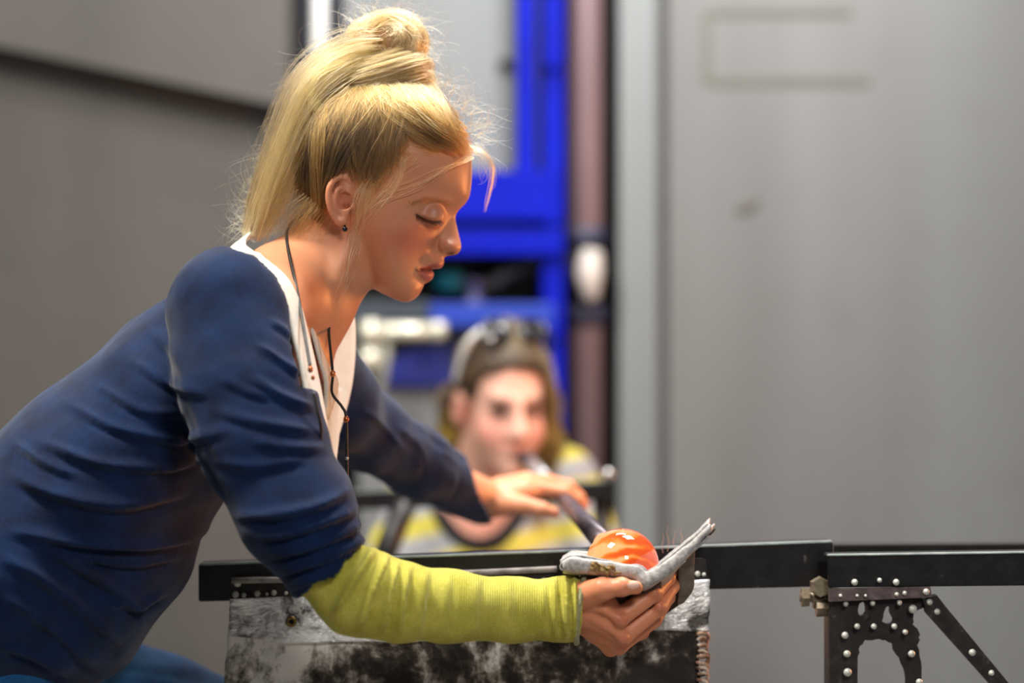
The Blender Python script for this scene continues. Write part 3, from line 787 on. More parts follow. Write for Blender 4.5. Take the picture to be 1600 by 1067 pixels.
# right hand under the pad: wrist, thumb and four fingers curling up behind the paper
def f_hand_r(P):
    f = chain_px(P, [(800, 952, -.155), (880, 951, -.135), (918, 948, -.128)], [36, 33, 35], 10)
    meta = [([(905, 938, -.135), (940, 944, -.140), (966, 966, -.140)], [24, 22, 15.5]),
            ([(905, 950, -.125), (940, 966, -.132), (972, 994, -.126)], [26, 23, 15.5]),
            ([(905, 958, -.115), (938, 980, -.114), (966, 1008, -.105)], [26, 22, 14.5]),
            ([(905, 962, -.105), (934, 985, -.098), (954, 1012, -.082)], [25, 20, 13])]
    for L, R in meta: f = smin(f, chain_px(P, L, R, 8), S(9))
    fing = [([(966, 966, -.140), (1022, 926, -.128), (1043, 903, -.103), (1050, 888, -.080)], [15.5, 14, 12, 10]),
            ([(972, 994, -.126), (1029, 948, -.112), (1049, 916, -.085), (1054, 896, -.062)], [15.5, 14, 12, 10]),
            ([(966, 1008, -.105), (1021, 968, -.090), (1043, 933, -.064), (1048, 910, -.044)], [14.5, 13, 11.5, 10]),
            ([(954, 1012, -.082), (1002, 987, -.064), (1024, 958, -.044), (1030, 936, -.030)], [13, 11.5, 10.5, 9])]
    for L, R in fing:
        g = chain_px(P, L, R, 5)
        f = smin(f, g, S(5.5))
    # knuckle bosses and tendons
    for x, y, d, r in ((968, 968, -.150, 9), (973, 997, -.136, 8.5), (1022, 925, -.137, 8), (1030, 948, -.122, 7.5)):
        f = smin(f, ellip(P, W(x, y, d), np.array([S(r)] * 3)), S(7))
    f = smin(f, chain_px(P, [(915, 944, -.150), (945, 954, -.156), (968, 968, -.150)], [5, 4.5, 5], 4), S(9))
    f = smin(f, chain_px(P, [(915, 958, -.146), (945, 976, -.146), (972, 996, -.138)], [5, 4.5, 5], 4), S(9))
    th = chain_px(P, [(912, 930, -.152), (942, 920, -.168), (970, 917, -.173), (994, 918, -.169)], [24, 17.5, 13, 10.5], 6)
    th = smin(th, ellip(P, W(972, 917, -.173), np.array([S(12.5), S(13), S(13.5)])), S(5))
    f = smin(f, th, S(8))
    # thumb web hollow and finger gaps
    f = smax(f, -chain_px(P, [(946, 941, -.182), (966, 943, -.172), (990, 945, -.166)], [3, 7, 13], 4), S(4))
    # thumb nail
    f = np.minimum(f, ellip(P, W(990, 914, -.1765), np.array([S(10.5), S(3.2), S(6.6)])))
    return f
def hand_r_colors(V):
    U = to_px(V); C = np.tile(SK * np.array([1.28, 1.14, 1.08]), (len(V), 1))
    g = lambda x, y, s: np.exp(-((U[:, 0] - x) / s) ** 2 - ((U[:, 1] - y) / s) ** 2)
    for x, y, s, a in ((968, 968, 11, .45), (973, 998, 10, .4), (1024, 926, 10, .4), (1031, 948, 10, .35), (972, 918, 10, .25), (1000, 920, 8, .3)): C = blend(C, a * g(x, y, s), SK_RED)
    nd = ((U[:, 0] - 990) / 10.5) ** 2 + ((U[:, 1] - 914) / 6.6) ** 2
    C = blend(C, np.clip((1.05 - nd) * 4, 0, 1) * (V[:, 1] < -.175) * .85, np.array(srgb('#eccabb')[:3]))
    return C
Vr, Qr = polygonise(f_hand_r, W(840, 1050, -.1) - np.array([0, .10, 0]), W(1080, 865, -.1) + np.array([0, .10, 0]), .0012, 6)
Cr = hand_r_colors(Vr)
# left hand lying on the blowpipe
def f_hand_l(P):
    f = chain_px(P, [(690, 745, .41), (765, 780, .475), (788, 778, .485)], [30, 28, 29], 10)
    meta = [([(785, 776, .475), (818, 768, .485), (846, 764, .495)], [24, 19, 12]), ([(785, 768, .490), (822, 757, .505), (857, 754, .522)], [24, 19, 12.5]),
            ([(785, 768, .505), (822, 757, .525), (860, 754, .550)], [22, 18, 12]), ([(785, 774, .515), (818, 763, .540), (850, 760, .572)], [20, 16, 10.5])]
    for L, R in meta: f = smin(f, chain_px(P, L, R, 8), S(10))
    fing = [([(846, 764, .495), (882, 768, .500), (900, 780, .508), (910, 790, .515)], [12, 10.5, 9, 7.5]), ([(857, 754, .522), (888, 760, .528), (905, 776, .536), (913, 788, .542)], [12.5, 10.5, 9, 7.5]),
            ([(860, 754, .550), (888, 762, .558), (902, 778, .566), (908, 790, .570)], [12, 10, 8.6, 7.2]), ([(850, 760, .572), (874, 768, .582), (886, 782, .590), (891, 792, .594)], [10.5, 8.8, 7.8, 6.6])]
    for L, R in fing: f = smin(f, chain_px(P, L, R, 4), S(4))
    th = chain_px(P, [(785, 786, .465), (818, 789, .455), (846, 795, .452), (866, 801, .455)], [20, 13.5, 11, 9], 6)
    return smin(f, th, S(8))
Vl, Ql = polygonise(f_hand_l, W(700, 840, .5) - np.array([0, .12, 0]), W(940, 720, .5) + np.array([0, .16, 0]), .0020, 6)
Cl = np.tile(SK * np.array([1.22, 1.2, 1.2]), (len(Vl), 1))
Ul = to_px(Vl)
for x, y, s, a in ((912, 790, 9, .5), (868, 803, 9, .4), (846, 760, 10, .25)): Cl = blend(Cl, a * np.exp(-((Ul[:, 0] - x) / s) ** 2 - ((Ul[:, 1] - y) / s) ** 2), SK_RED)
# arms, trunk and legs under the clothes
TORSO = [(405, 500, 0), (290, 620, 0), (165, 755, 0), (20, 900, 0), (-60, 985, 0)]; TOR_R = [105, 128, 152, 172, 160]
ARM_N = [(362, 486, -.160), (386, 600, -.185), (410, 690, -.205), (462, 800, -.225), (508, 888, -.232)]; ARM_NR = [96, 106, 99, 88, 66]
FORE = [(504, 890, -.232), (560, 924, -.218), (620, 940, -.205), (700, 947, -.185), (800, 953, -.155), (880, 952, -.140), (902, 951, -.138)]; FORE_R = [52, 67, 60, 54, 47.5, 47, 50]
ARM_F = [(470, 560, .12), (520, 630, .18), (575, 672, .25), (650, 722, .34), (752, 783, .465)]; ARM_FR = [85, 72, 60, 52, 39]
LEG_F = [(0, 1040, .08), (250, 1112, .16), (480, 1180, .24), (430, 1640, .26), (400, 2080, .28)]; LEG_FR = [112, 88, 66, 56, 40]
LEG_N = [(-20, 1050, -.085), (30, 1350, -.10), (60, 1640, -.11), (10, 1880, -.11), (-60, 2090, -.11)]; LEG_NR = [112, 92, 66, 58, 40]
def f_under(P):
    f = chain_px(P, TORSO, [r - 22 for r in TOR_R], 60, .62)
    f = smin(f, chain_px(P, ARM_N, [r * .62 for r in ARM_NR], 20), S(40)); f = smin(f, chain_px(P, FORE, [r * .68 for r in FORE_R], 16), S(12))
    f = smin(f, chain_px(P, ARM_F, [r * .66 for r in ARM_FR], 20), S(30))
    f = smin(f, chain_px(P, LEG_F, [r - 16 for r in LEG_FR], 20), S(30)); f = smin(f, chain_px(P, LEG_N, [r - 16 for r in LEG_NR], 20), S(30))
    return f
Vu, Qu = polygonise(f_under, (-.72, -.34, .02), (.05, .55, 1.22), .008, 5)
Cu = np.tile(SK, (len(Vu), 1))
woman = empty('person', (W(20, 0)[0], 0, 0), 'woman in navy top with blond bun leaning over the hot glass', 'person')
Vall = np.vstack([Vh, Vr, Vl, Vu]); off = np.cumsum([0, len(Vh), len(Vr), len(Vl)])
Qall = np.vstack([Qh, Qr + off[1], Ql + off[2], Qu + off[3]])
body = mesh_np('body', Vall, Qall, M_skin, woman); set_color(body, np.vstack([Ch, Cr, Cl, Cu]))
# thumb nail
# ---- clothes
def fabric(name, c1, c2, scale=900, bump=.25, rough=.85, ribs=None, sheen=.12, big=None):
    m = NT(name); m.set(Roughness=rough); v = m.coord()
    n1 = m.noise(v, scale, 2, .6); n2 = m.noise(v, big or 30, 5, .6)
    c = m.ramp(m.math('ADD', m.math('MULTIPLY', n1, .55), m.math('MULTIPLY', n2, .45)), [(.36, srgb(c1)), (.64, srgb(c2))])
    m.base(c); m.b.inputs['Sheen Weight'].default_value = sheen; m.b.inputs['Sheen Roughness'].default_value = .45
    m.b.inputs['Specular IOR Level'].default_value = .2
    h = n1
    if ribs:
        w = m.n('ShaderNodeTexWave', wave_type='BANDS', bands_direction='X'); w.inputs['Scale'].default_value = ribs; w.inputs['Distortion'].default_value = 1.2; w.inputs['Detail'].default_value = 2
        w.inputs['Detail Scale'].default_value = 2
        m.l(m.coord((1, .3, .25)), w.inputs['Vector']); h = m.math('ADD', m.math('MULTIPLY', w.outputs['Fac'], 1.3), m.math('MULTIPLY', n1, .6))
    m.bump(h, bump, .0012); return m.m
M_navy = fabric('navy_jersey', '#020d25', '#06264f', 1000, .22)
M_yellow = fabric('yellow_rib_knit', '#a39c30', '#cec75e', 700, .5, .9, 140)
M_cream = fabric('cream_jersey', '#cfc9bd', '#e6e1d7', 900, .15)
M_jean = fabric('blue_trousers', '#12406e', '#1f5f94', 800, .2)
def folds(V, Q, L, side=True):
    N = vnormals(V, Q); U = to_px(V); D = np.zeros(len(V))
    for line_, w, a in L:
        d, p, s = seg_dist(U, catmull(line_, 5) if len(line_) > 2 else line_)
        D += a * np.exp(-(d / w) ** 2) * np.clip(np.minimum(p, 1 - p) * 5 + .05, 0, 1)
    wgt = np.clip(.45 - N[:, 1] * 1.3, 0, 1) if side else 1
    return V + N * (D * K * wgt)[:, None]
def crease(line_, w, a):
    """a ridge with a sharper valley just below it"""
    l2 = [(x + .2 * w, y + 1.25 * w) for x, y in line_]
    return [(line_, w, a), (l2, w * .65, -a * .8)]
NECKCUT = np.array([(330, 372), (376, 392), (410, 405), (442, 433), (458, 468), (466, 520), (480, 580), (491, 640), (502, 700), (560, 705), (760, 600), (760, 100), (330, 100)], float)
NECKCUT = np.array([800, 533.5]) + (NECKCUT - np.array([800, 533.5])) * .953
def f_shirt_solid(P):
    f = chain_px(P, TORSO, TOR_R, 70, .62)
    f = smin(f, chain_px(P, [(215, 880, -.02), (130, 970, -.02)], [78, 95], 30, .55), S(50))
    yoke = chain_px(P, [(372, 486, -.150), (425, 470, -.05), (425, 470, .05), (400, 500, .16)], [92, 84, 84, 80], 30)
    f = smin(f, yoke, S(45))
    f = smin(f, chain_px(P, [(418, 590, 0), (390, 660, 0)], [92, 96], 30, .6), S(40))
    a = chain_px(P, ARM_N, ARM_NR, 26)
    f = smin(f, a, S(12) + S(30) * np.clip((P[:, 2] - .94) / .14, 0, 1))
    f = smin(f, chain_px(P, ARM_F, ARM_FR, 24), S(26))
    return f
def near_d(fn, px, py, d0=-.33, d1=.1, n=130):
    """depth of the first surface of fn behind the photo point, from the camera side"""
    ds = np.linspace(d0, d1, n); f = fn(np.array([W(px, py, d) for d in ds]))
    i = int(np.argmax(f < 0)) if (f < 0).any() else int(np.argmin(f))
    return ds[i]
def f_shirt(P):
    f = f_shirt_solid(P)
    u = P[:, 0] / K + 800; v = 533.5 - (P[:, 2] - CAMZ) / K
    shell = np.maximum(f, -(f + .006))
    cut = np.full(len(P), 1.0)
    m = (u > 320) & (v < 720)
    if m.any():
        sd, _ = poly_sd(np.stack([u[m], v[m]], 1).astype(float), NECKCUT); cut[m] = -sd * K
    keep = (P[:, 1] > .10)                   # the far sleeve stays whole
    g = np.where(keep, shell, smax(shell, np.minimum(-cut, chain_px(P, ARM_N[1:], ARM_NR[1:], 26) - .006 + .06 * np.clip((610 - v) / 95, 0, 1)), .004))
    e0, e1 = W(508, 888, -.232), W(478, 842, -.228); ax = e0 - e1; ax /= np.linalg.norm(ax)
    hem = (P - W(516, 893, -.232)) @ np.array([.42, 0, -.30]) / .516
    near = (P[:, 1] < -.05) & (P[:, 2] < .95)
    hem2 = ((P - W(508, 900, -.232)) @ np.array([.62, 0, -.78]))
    g = np.where(near & (u > 420), np.maximum(g, hem2), g)
    c0, c1 = W(752, 783, .465), W(650, 722, .34); ax = c0 - c1; ax /= np.linalg.norm(ax)
    g = np.where(P[:, 1] > .25, np.maximum(g, (P - W(757, 783, .465)) @ np.array([.93, 0, .36])), g)
    return g
Vs, Qs = polygonise(f_shirt, (-.62, -.34, .60), (.10, .56, 1.24), .0034, 6)
FL = []
for l, w, a in [([(104, 628), (175, 668), (282, 688), (360, 672)], 9, 6), ([(60, 690), (155, 726), (255, 730), (320, 712)], 10, 7), ([(150, 600), (215, 640), (290, 650)], 8, 4),
                ([(10, 740), (90, 775), (190, 790), (300, 765)], 13, 8), ([(10, 830), (134, 850), (255, 850), (350, 812)], 11, 9), ([(0, 868), (90, 925), (188, 1010)], 13, 9), ([(60, 850), (150, 905), (235, 965)], 10, 7),
                ([(0, 930), (80, 985), (150, 1050)], 12, 7), ([(120, 870), (210, 880), (290, 868)], 9, 6), ([(20, 690), (60, 720), (120, 745)], 8, 4), ([(200, 560), (262, 600), (330, 618)], 9, 3.5),
                ([(225, 505), (270, 560), (300, 640), (345, 730)], 12, 4), ([(170, 940), (215, 950), (262, 925)], 8, 5), ([(0, 1010), (60, 1030), (110, 1062)], 9, 5),
                # sleeve pulls towards the chest
                ([(400, 535), (440, 565), (488, 600)], 7, 4.5), ([(390, 590), (440, 620), (498, 640)], 8, 4.5), ([(420, 500), (448, 520), (476, 548)], 6, 3.5), ([(330, 640), (400, 660), (505, 675)], 9, 3.5),
                ([(345, 590), (385, 612), (430, 622)], 8, 3), ([(330, 720), (400, 730), (480, 715)], 9, 3), ([(390, 690), (450, 700), (515, 700)], 8, 3.5),
                # rings pushed up above the elbow
                ([(368, 806), (430, 806), (500, 790), (548, 765)], 9, 9), ([(402, 840), (460, 832), (520, 812), (565, 790)], 8.5, 9), ([(418, 868), (478, 856), (530, 836), (575, 812)], 8, 9),
                ([(432, 895), (490, 880), (540, 858), (582, 832)], 7.5, 9), ([(452, 918), (500, 902), (548, 878)], 7, 8), ([(440, 822), (490, 818), (540, 800)], 5, 4), ([(470, 925), (505, 918), (540, 898)], 6, 6),
                # far sleeve
                ([(560, 640), (600, 668), (628, 710)], 8, 4), ([(620, 665), (655, 700), (660, 745)], 8, 4), ([(690, 700), (712, 730), (705, 775)], 7, 3.5), ([(640, 650), (690, 690), (740, 722)], 7, 3)]:
    FL += crease(l, w * .92, a * 1.45)
# sleeve-to-body crease
FL += [([(256, 570), (272, 630), (305, 705), (345, 770), (372, 806)], 6, -7)]
Vs = folds(Vs, Qs, FL)
Ns = vnormals(Vs, Qs)
Vs = Vs + Ns * (vnoise(Vs * np.array([1, 1, 1.6]), .05, 3) * .0022 + vnoise(Vs, .022, 5) * .0009)[:, None]
Vs = smooth_mesh(Vs, Qs, 1, .5)
shirt = mesh_np('navy_top', Vs, Qs, M_navy, woman)
# seam at the shoulder
seam = [W(384, 417, -.10), W(340, 418, -.16)]
# yellow knit sleeve from elbow to wrist
def f_sleeve(P):
    f = chain_px(P, FORE, FORE_R, 20)
    hem = ((P - W(492, 876, -.232)) @ np.array([-.62, 0, .78]))
    f = np.maximum(f, hem)
    ax = np.array([.995, .09, -.02]); f = smax(f, (P - W(903, 951, -.13)) @ ax, S(4))
    return smax(f, -chain_px(P, [(872, 951, -.138), (940, 950, -.12)], [40, 45], 4), S(4))
Vy, Qy = polygonise(f_sleeve, W(425, 1030, -.2) - np.array([0, .10, 0]), W(925, 835, -.2) + np.array([0, .14, 0]), .0022, 6)
YL = []
for l, w, a in [([(588, 856), (556, 905), (520, 962)], 7, 7), ([(606, 868), (585, 915), (560, 985)], 6, 6), ([(622, 878), (607, 930), (596, 992)], 5.5, 4.5), ([(640, 884), (630, 935), (622, 992)], 6, 3.5), ([(665, 890), (658, 945), (652, 996)], 8, 2.5),
                ([(700, 894), (694, 945), (690, 1000)], 9, 1.6), ([(745, 898), (740, 950), (736, 1000)], 10, 1.3), ([(852, 905), (848, 950), (850, 1000)], 7, 2.2), ([(868, 902), (866, 950), (868, 1000)], 5, 4.5), ([(884, 900), (884, 950), (884, 1003)], 5, 6), ([(897, 898), (899, 950), (898, 1003)], 4, 5),
                ([(790, 905), (796, 950), (790, 1000)], 9, 1.5)]:
    a *= 2.1; YL += [(l, w, a), ([(x + 1.35 * w, y) for x, y in l], w * .6, -a * .7)]
Vy = folds(Vy, Qy, YL)
Ny = vnormals(Vy, Qy); Vy = Vy + Ny * (vnoise(Vy * np.array([1, .5, .5]), .012, 8) * .0007)[:, None]
slv = mesh_np('knit_sleeve', smooth_mesh(Vy, Qy, 1, .4), Qy, M_yellow, woman)
th = np.linspace(0, 2 * math.pi, 25)
M_cuff = fabric('grey_overlock_edge', '#6d6b4c', '#b3b08b', 500, .6)
tube('cuff_edge', [W(904 + 3 * math.cos(2 * a), 951, -.138) + np.array([math.cos(a) * .004, math.sin(a) * S(50), math.cos(a) * S(50)]) for a in th], S(4.6), M_cuff, slv, 8, 2, False)
# trousers
def f_tr(P):
    f = chain_px(P, LEG_F, LEG_FR, 20); f = smin(f, chain_px(P, LEG_N, LEG_NR, 20), S(30))
    return smin(f, chain_px(P, [(-10, 975, 0), (-30, 1040, 0)], [140, 140], 20, .66), S(30))
Vt, Qt = polygonise(f_tr, (-.78, -.34, .08), (-.10, .55, .84), .006, 6)
Vt = folds(Vt, Qt, crease([(170, 1030), (250, 1045), (340, 1050)], 10, 4) + crease([(150, 1060), (230, 1062), (300, 1075)], 9, 4))
mesh_np('trousers', Vt, Qt, M_jean, woman)
M_shoe = plain('black_leather', '#141414', '#242322', .5)
for (x, y, d) in ((400, 2080, .28), (-60, 2090, -.11)):
    a = W(x, y, d)
    def f_shoe(P): return smax(smin(rcone(P, a + np.array([-.02, 0, -.02]), a + np.array([.15, 0, -.045]), .045, .036), rcone(P, a + np.array([0, 0, .03]), a + np.array([0, 0, -.02]), .042, .045), .03), -(P[:, 2] - .001), .004)
    vv, qq = polygonise(f_shoe, a - np.array([.12, .08, .15]), a + np.array([.24, .08, .10]), .006)
    mesh_np('shoe', vv, qq, M_shoe, woman)
# cream undershirt: neckband on the near side, open far flap
def ribbon(name, A, B, mat, parent, thick=.0022, n=5, k=4):
    A = catmull(A, n); B = catmull(B, n); t = np.linspace(0, 1, k)[None, :, None]
    G_ = A[:, None] * (1 - t) + B[:, None] * t
    return sheet(name, G_, mat, parent, thick)
edge_px = [(398, 368, .03), (376, 379, .0), (368, 393, None), (402, 409, None), (434, 437, None), (454, 470, None), (466, 520, None), (480, 580, None), (490, 640, None), (500, 690, None)]
inner_px = [(410, 357, .03), (392, 364, -.01), (384, 384, None), (414, 406, None), (446, 434, None), (465, 468, None), (480, 520, None), (494, 580, None), (506, 642, None), (514, 690, None)]
A_e = [W(x, y, near_d(f_shirt_solid, x, y) - .0005 if d is None else d) for x, y, d in edge_px]
A_in = [W(x - 9, y + 4, near_d(f_shirt_solid, x - 9, y + 4) + (.016 if x < 410 else .010) if d is None else d) for x, y, d in edge_px]
B_e = []
for (x, y, d), pe in zip(inner_px, A_e):
    dn = near_d(f_body_top, x, y) - .004 if d is None else d
    B_e.append(W(x, y, min(dn, pe[1] + .030) if d is None else d))
und = ribbon('undershirt', A_in, B_e, M_cream, woman, .0035, 6, 6)
ribbon('collar_flap', [W(486, 512, -.064), W(498, 560, -.066), W(508, 600, -.064), W(506, 650, -.055)], [W(494, 524, -.045), W(510, 566, -.040), W(527, 600, -.034), W(512, 655, -.03)], M_cream, und, .003, 5, 5)
ribbon('collar_flap', [W(470, 560, .02), W(485, 600, .02), W(495, 660, .02), W(505, 716, .02)], [W(536, 470, .075), W(553, 500, .085), W(549, 600, .07), W(518, 716, .03)], M_cream, und, .003, 8, 8)
ribbon('shirt_front', [W(490, 596, -.070), W(497, 650, -.062), W(505, 716, -.040), W(512, 760, -.03)], [W(532, 606, .02), W(531, 650, .03), W(524, 716, .03), W(520, 760, .02)], M_cream, und, .003, 6, 8)

# body of the undershirt inside the navy top, open in a V at the throat
VCUT = np.array([(385, 360), (396, 384), (418, 404), (448, 432), (466, 468), (484, 522), (503, 575), (528, 606), (600, 560), (760, 400), (760, 100), (330, 100), (330, 360)], float)
VCUT = np.array([800, 533.5]) + (VCUT - np.array([800, 533.5])) * .965
def f_vest(P):
    f = f_shirt_solid(P) + .0085
    sh = np.maximum(f, -(f + .0045))
    u = P[:, 0] / K + 800; v = 533.5 - (P[:, 2] - CAMZ) / K
    sd, _ = poly_sd(np.stack([u, v], 1).astype(float), VCUT)
    return smax(sh, (sd * K).astype(P.dtype), .003)
Vv, Qv = polygonise(f_vest, W(352, 770, 0) + np.array([0, -.15, 0]), W(545, 352, 0) + np.array([0, .15, 0]), .0036, 6)
mesh_np('undershirt_body', Vv, Qv, M_cream, und)
# ------------------------------------------------------------------ worn things, pad, glass, pipe
M_cord = plain('black_cord', '#0c0b0c', '#1b1718', .5, 0, 200, .3)
nk = empty('cord_necklace', W(485, 575, -.09), 'black cord necklace with copper beads hanging from the leaning woman', 'necklace')
def on_skin(x, y, lift=.004): return W(x, y, min(near_d(f_body_top, x, y), near_d(f_shirt_solid, x, y) if x > 440 and y > 520 else 9) - lift)
c1 = [W(470, 338, -.02), on_skin(452, 352), on_skin(448, 370), on_skin(451, 394), on_skin(460, 435), on_skin(468, 476, .008), W(478, 534, A_e[6][1] - .006), W(485, 575, A_e[7][1] - .008)]
tube('cord', c1, S(2.6), M_cord, nk, 8, 6)
tube('cord', [W(490, 612, A_e[8][1] - .006), W(497, 645, A_e[8][1] - .008), W(502, 668, A_e[8][1] - .006), W(501, 690, A_e[8][1] - .004)], S(2.4), M_cord, nk, 8, 6)
tube('cord', [W(520, 492, -.03), W(514, 515, -.04), W(517, 554, -.055), W(520, 585, -.066), W(519, 614, -.062), W(534, 635, -.060), W(541, 653, -.060), W(542, 711, -.060), W(543, 763, -.060)], S(2.3), M_cord, nk, 8, 6)
tube('cord', [W(524, 490, -.02), W(508, 520, -.03), W(504, 540, -.034)], S(2.0), M_cord, nk, 8, 6)
M_copper = plain('copper_bead', '#a2512c', '#d98a5c', .3, .7, 60)
for (x, y, d, r) in ((485, 577, A_e[7][1] - .008, 4), (489, 590, A_e[7][1] - .008, 3), (520, 584, -.066, 4.5), (541, 655, -.060, 4.5), (542, 716, -.060, 3)):
    vv, qq = polygonise(lambda P: ellip(P, W(x, y, d), np.array([S(r), S(r), S(r * 1.3)])), W(x, y, d) - .008, W(x, y, d) + .008, .0008)
    mesh_np('bead', vv, qq, M_copper if y != 716 else M_steel, nk)
er = W(539, 358, near_d(f_body_top, 538, 351) - .001)
vv, qq = polygonise(lambda P: np.minimum(ellip(P, er, np.array([S(4.2)] * 3)), ellip(P, er + np.array([0, .002, S(5)]), np.array([S(2)] * 3))), er - .009, er + .009, .0008)
tag(mesh_np('stud_earring', vv, qq, plain('black_bead', '#0a0a0c', '#17171a', .12)), 'small black stud earring in the leaning woman\'s ear', 'earring')

# wet newspaper pad
pad = empty('newspaper_pad', W(985, 920, -.1), 'folded wet grey newspaper pad held under the glowing glass', 'paper pad')
m = NT('wet_newsprint'); m.set(Roughness=.5)
v = m.coord(); n1 = m.noise(v, 45, 6, .65); n2 = m.noise(v, 260, 3, .6)
c = m.ramp(n2, [(.35, srgb('#8f8c8b')), (.65, srgb('#b9b6b4'))])
c = m.mix(c, srgb('#6d5335'), m.ramp(n1, [(.58, (0, 0, 0)), (.70, (.8, .8, .8))]))
m.base(c); m.bump(m.math('ADD', n1, n2), .35, .002); M_paper = m.m
M_char = plain('charred_paper', '#1d1613', '#4a3a30', .75, 0, 60, .5)
M_tan = plain('browned_paper', '#5f554a', '#8b8174', .7, 0, 50, .4)
sect = [(879, 884), (895, 877), (930, 880), (965, 886), (998, 893), (1011, 902), (1026, 893), (1055, 872), (1085, 848), (1110, 824)]
Cs = catmull(sect, 7)
def pad_grid(off_z, n_d, d0, d1, seed, ext=(0, 0)):
    rs = np.random.RandomState(seed); P = Cs[ext[0]:len(Cs) - ext[1]]; ds = np.linspace(d0, d1, n_d)
    T = np.gradient(P, axis=0); T /= np.linalg.norm(T, axis=1)[:, None]; Nn = np.stack([-T[:, 1], T[:, 0]], 1)
    G_ = np.zeros((n_d, len(P), 3))
    for j, d in enumerate(ds):
        q = P + Nn * off_z
        sag = 58 * np.exp(-((q[:, 0] - 978) / 62) ** 4) * np.exp(-((d + .080) / .050) ** 4)
        far = max(0, d + .06) / .06
        for i in range(len(P)):
            G_[j, i] = W(q[i, 0] + 6 * far, q[i, 1] + sag[i] - 10 * far, d)
    f = G_.reshape(-1, 3)
    G_ += (vnoise(f, .018, seed)[:, None] * np.array([0, .0012, .0016]) + vnoise(f, .007, seed + 4)[:, None] * np.array([0, .0006, .0007])).reshape(G_.shape)
    return G_
for i, (oz, d0, ext, mt) in enumerate([(-7, -.160, (0, 0), M_paper), (-2.5, -.162, (1, 1), M_paper), (2.5, -.161, (0, 0), M_paper), (7, -.163, (1, 2), M_paper), (11.5, -.159, (4, 12), M_paper), (15.5, -.150, (14, 22), M_char)]):
    sheet('sheet', pad_grid(oz, 26, d0, -.012, 20 + i, ext), mt, pad, .0022)
# folded front lip of the pad
topL = catmull([(878, 879), (895, 871), (930, 875), (965, 880), (998, 885), (1010, 894), (1024, 887), (1055, 866), (1085, 843), (1109, 819)], 8)
botL = catmull([(880, 894), (905, 898), (940, 900), (970, 902), (989, 907), (1002, 921), (1015, 918), (1038, 904), (1060, 886), (1113, 827)], 8)
lip = np.zeros((len(topL), 9, 3))
for i in range(len(topL)):
    for j, t in enumerate(np.linspace(0, 1, 9)):
        q = topL[i] * (1 - t) + botL[i] * t
        bulge = -.0030 * math.sin(t * math.pi) ** .6 + (.010 * max(0, t - .85) / .15)
        lip[i, j] = W(q[0], q[1], -.161 + bulge)
lf = lip.reshape(-1, 3)
lip[..., 1] += (vnoise(lf, .016, 51) * .0012 + vnoise(lf * np.array([1, 1, 1.8]), .006, 52) * .0009).reshape(lip.shape[:2])
lip[..., 2] += (vnoise(lf, .012, 53) * .0010).reshape(lip.shape[:2])
sheet('folded_lip', lip, M_paper, pad, .0016)
th = np.linspace(0, 1.6 * math.pi, 12)
sheet('rolled_corner', np.array([[W(885 + 7 * math.cos(a) - (3 if j == 0 else 0), 883 - 6 * math.sin(a) + .3 * k, d) for k, a in enumerate(th)] for j, d in enumerate((-.164, -.15, -.12))]), M_paper, pad, .0015)
# burnt skirts hanging behind the fingers
def hang(name, L, R_, mat, seed):
    A = catmull(L, 5); B = catmull(R_, 5); t = np.linspace(0, 1, 7)[None, :, None]
    G_ = A[:, None] * (1 - t) + B[:, None] * t; f = G_.reshape(-1, 3)
    G_[..., 1] += (vnoise(f, .014, seed) * .002).reshape(G_.shape[:2]); return sheet(name, G_, mat, pad, .003)
hang('burnt_skirt', [W(1012, 912, -.075), W(1018, 935, -.05), W(1025, 955, -.03), W(1031, 964, -.02)], [W(1068, 866, -.10), W(1066, 900, -.085), W(1064, 925, -.06), W(1060, 944, -.04)], M_char, 3)
hang('burnt_skirt', [W(1060, 872, -.106), W(1060, 900, -.09), W(1060, 925, -.068), W(1058, 944, -.05)], [W(1086, 850, -.11), W(1084, 890, -.09), W(1083, 918, -.07), W(1068, 940, -.05)], M_tan, 5)
rs = np.random.RandomState(11)
M_scor = plain('scorched_fibre', '#6f5228', '#a08350', .8, 0, 90)
for k in range(16):
    x = rs.uniform(922, 962); y = np.interp(x, [920, 965], [882, 889]) + rs.uniform(-4, 8)
    tube('scorched_fibre', [W(x, y, -.169), W(x + rs.uniform(2, 8), y + rs.uniform(-3, 4), -.172), W(x + rs.uniform(6, 14), y + rs.uniform(-2, 9), -.169)], [S(2), S(rs.uniform(1.5, 3.2)), S(1)], M_scor, pad, 6, 3)
for k in range(5):
    x, y = 1110 + rs.uniform(-6, 4), 822 + rs.uniform(-5, 8)
    tube('torn_fibre', [W(x - 6, y + 5, -.15), W(x, y, -.155), W(x + rs.uniform(1, 5), y + rs.uniform(-5, 5), -.155)], [S(3), S(2.4), S(1)], M_paper if k % 2 else M_char, pad, 6, 3)

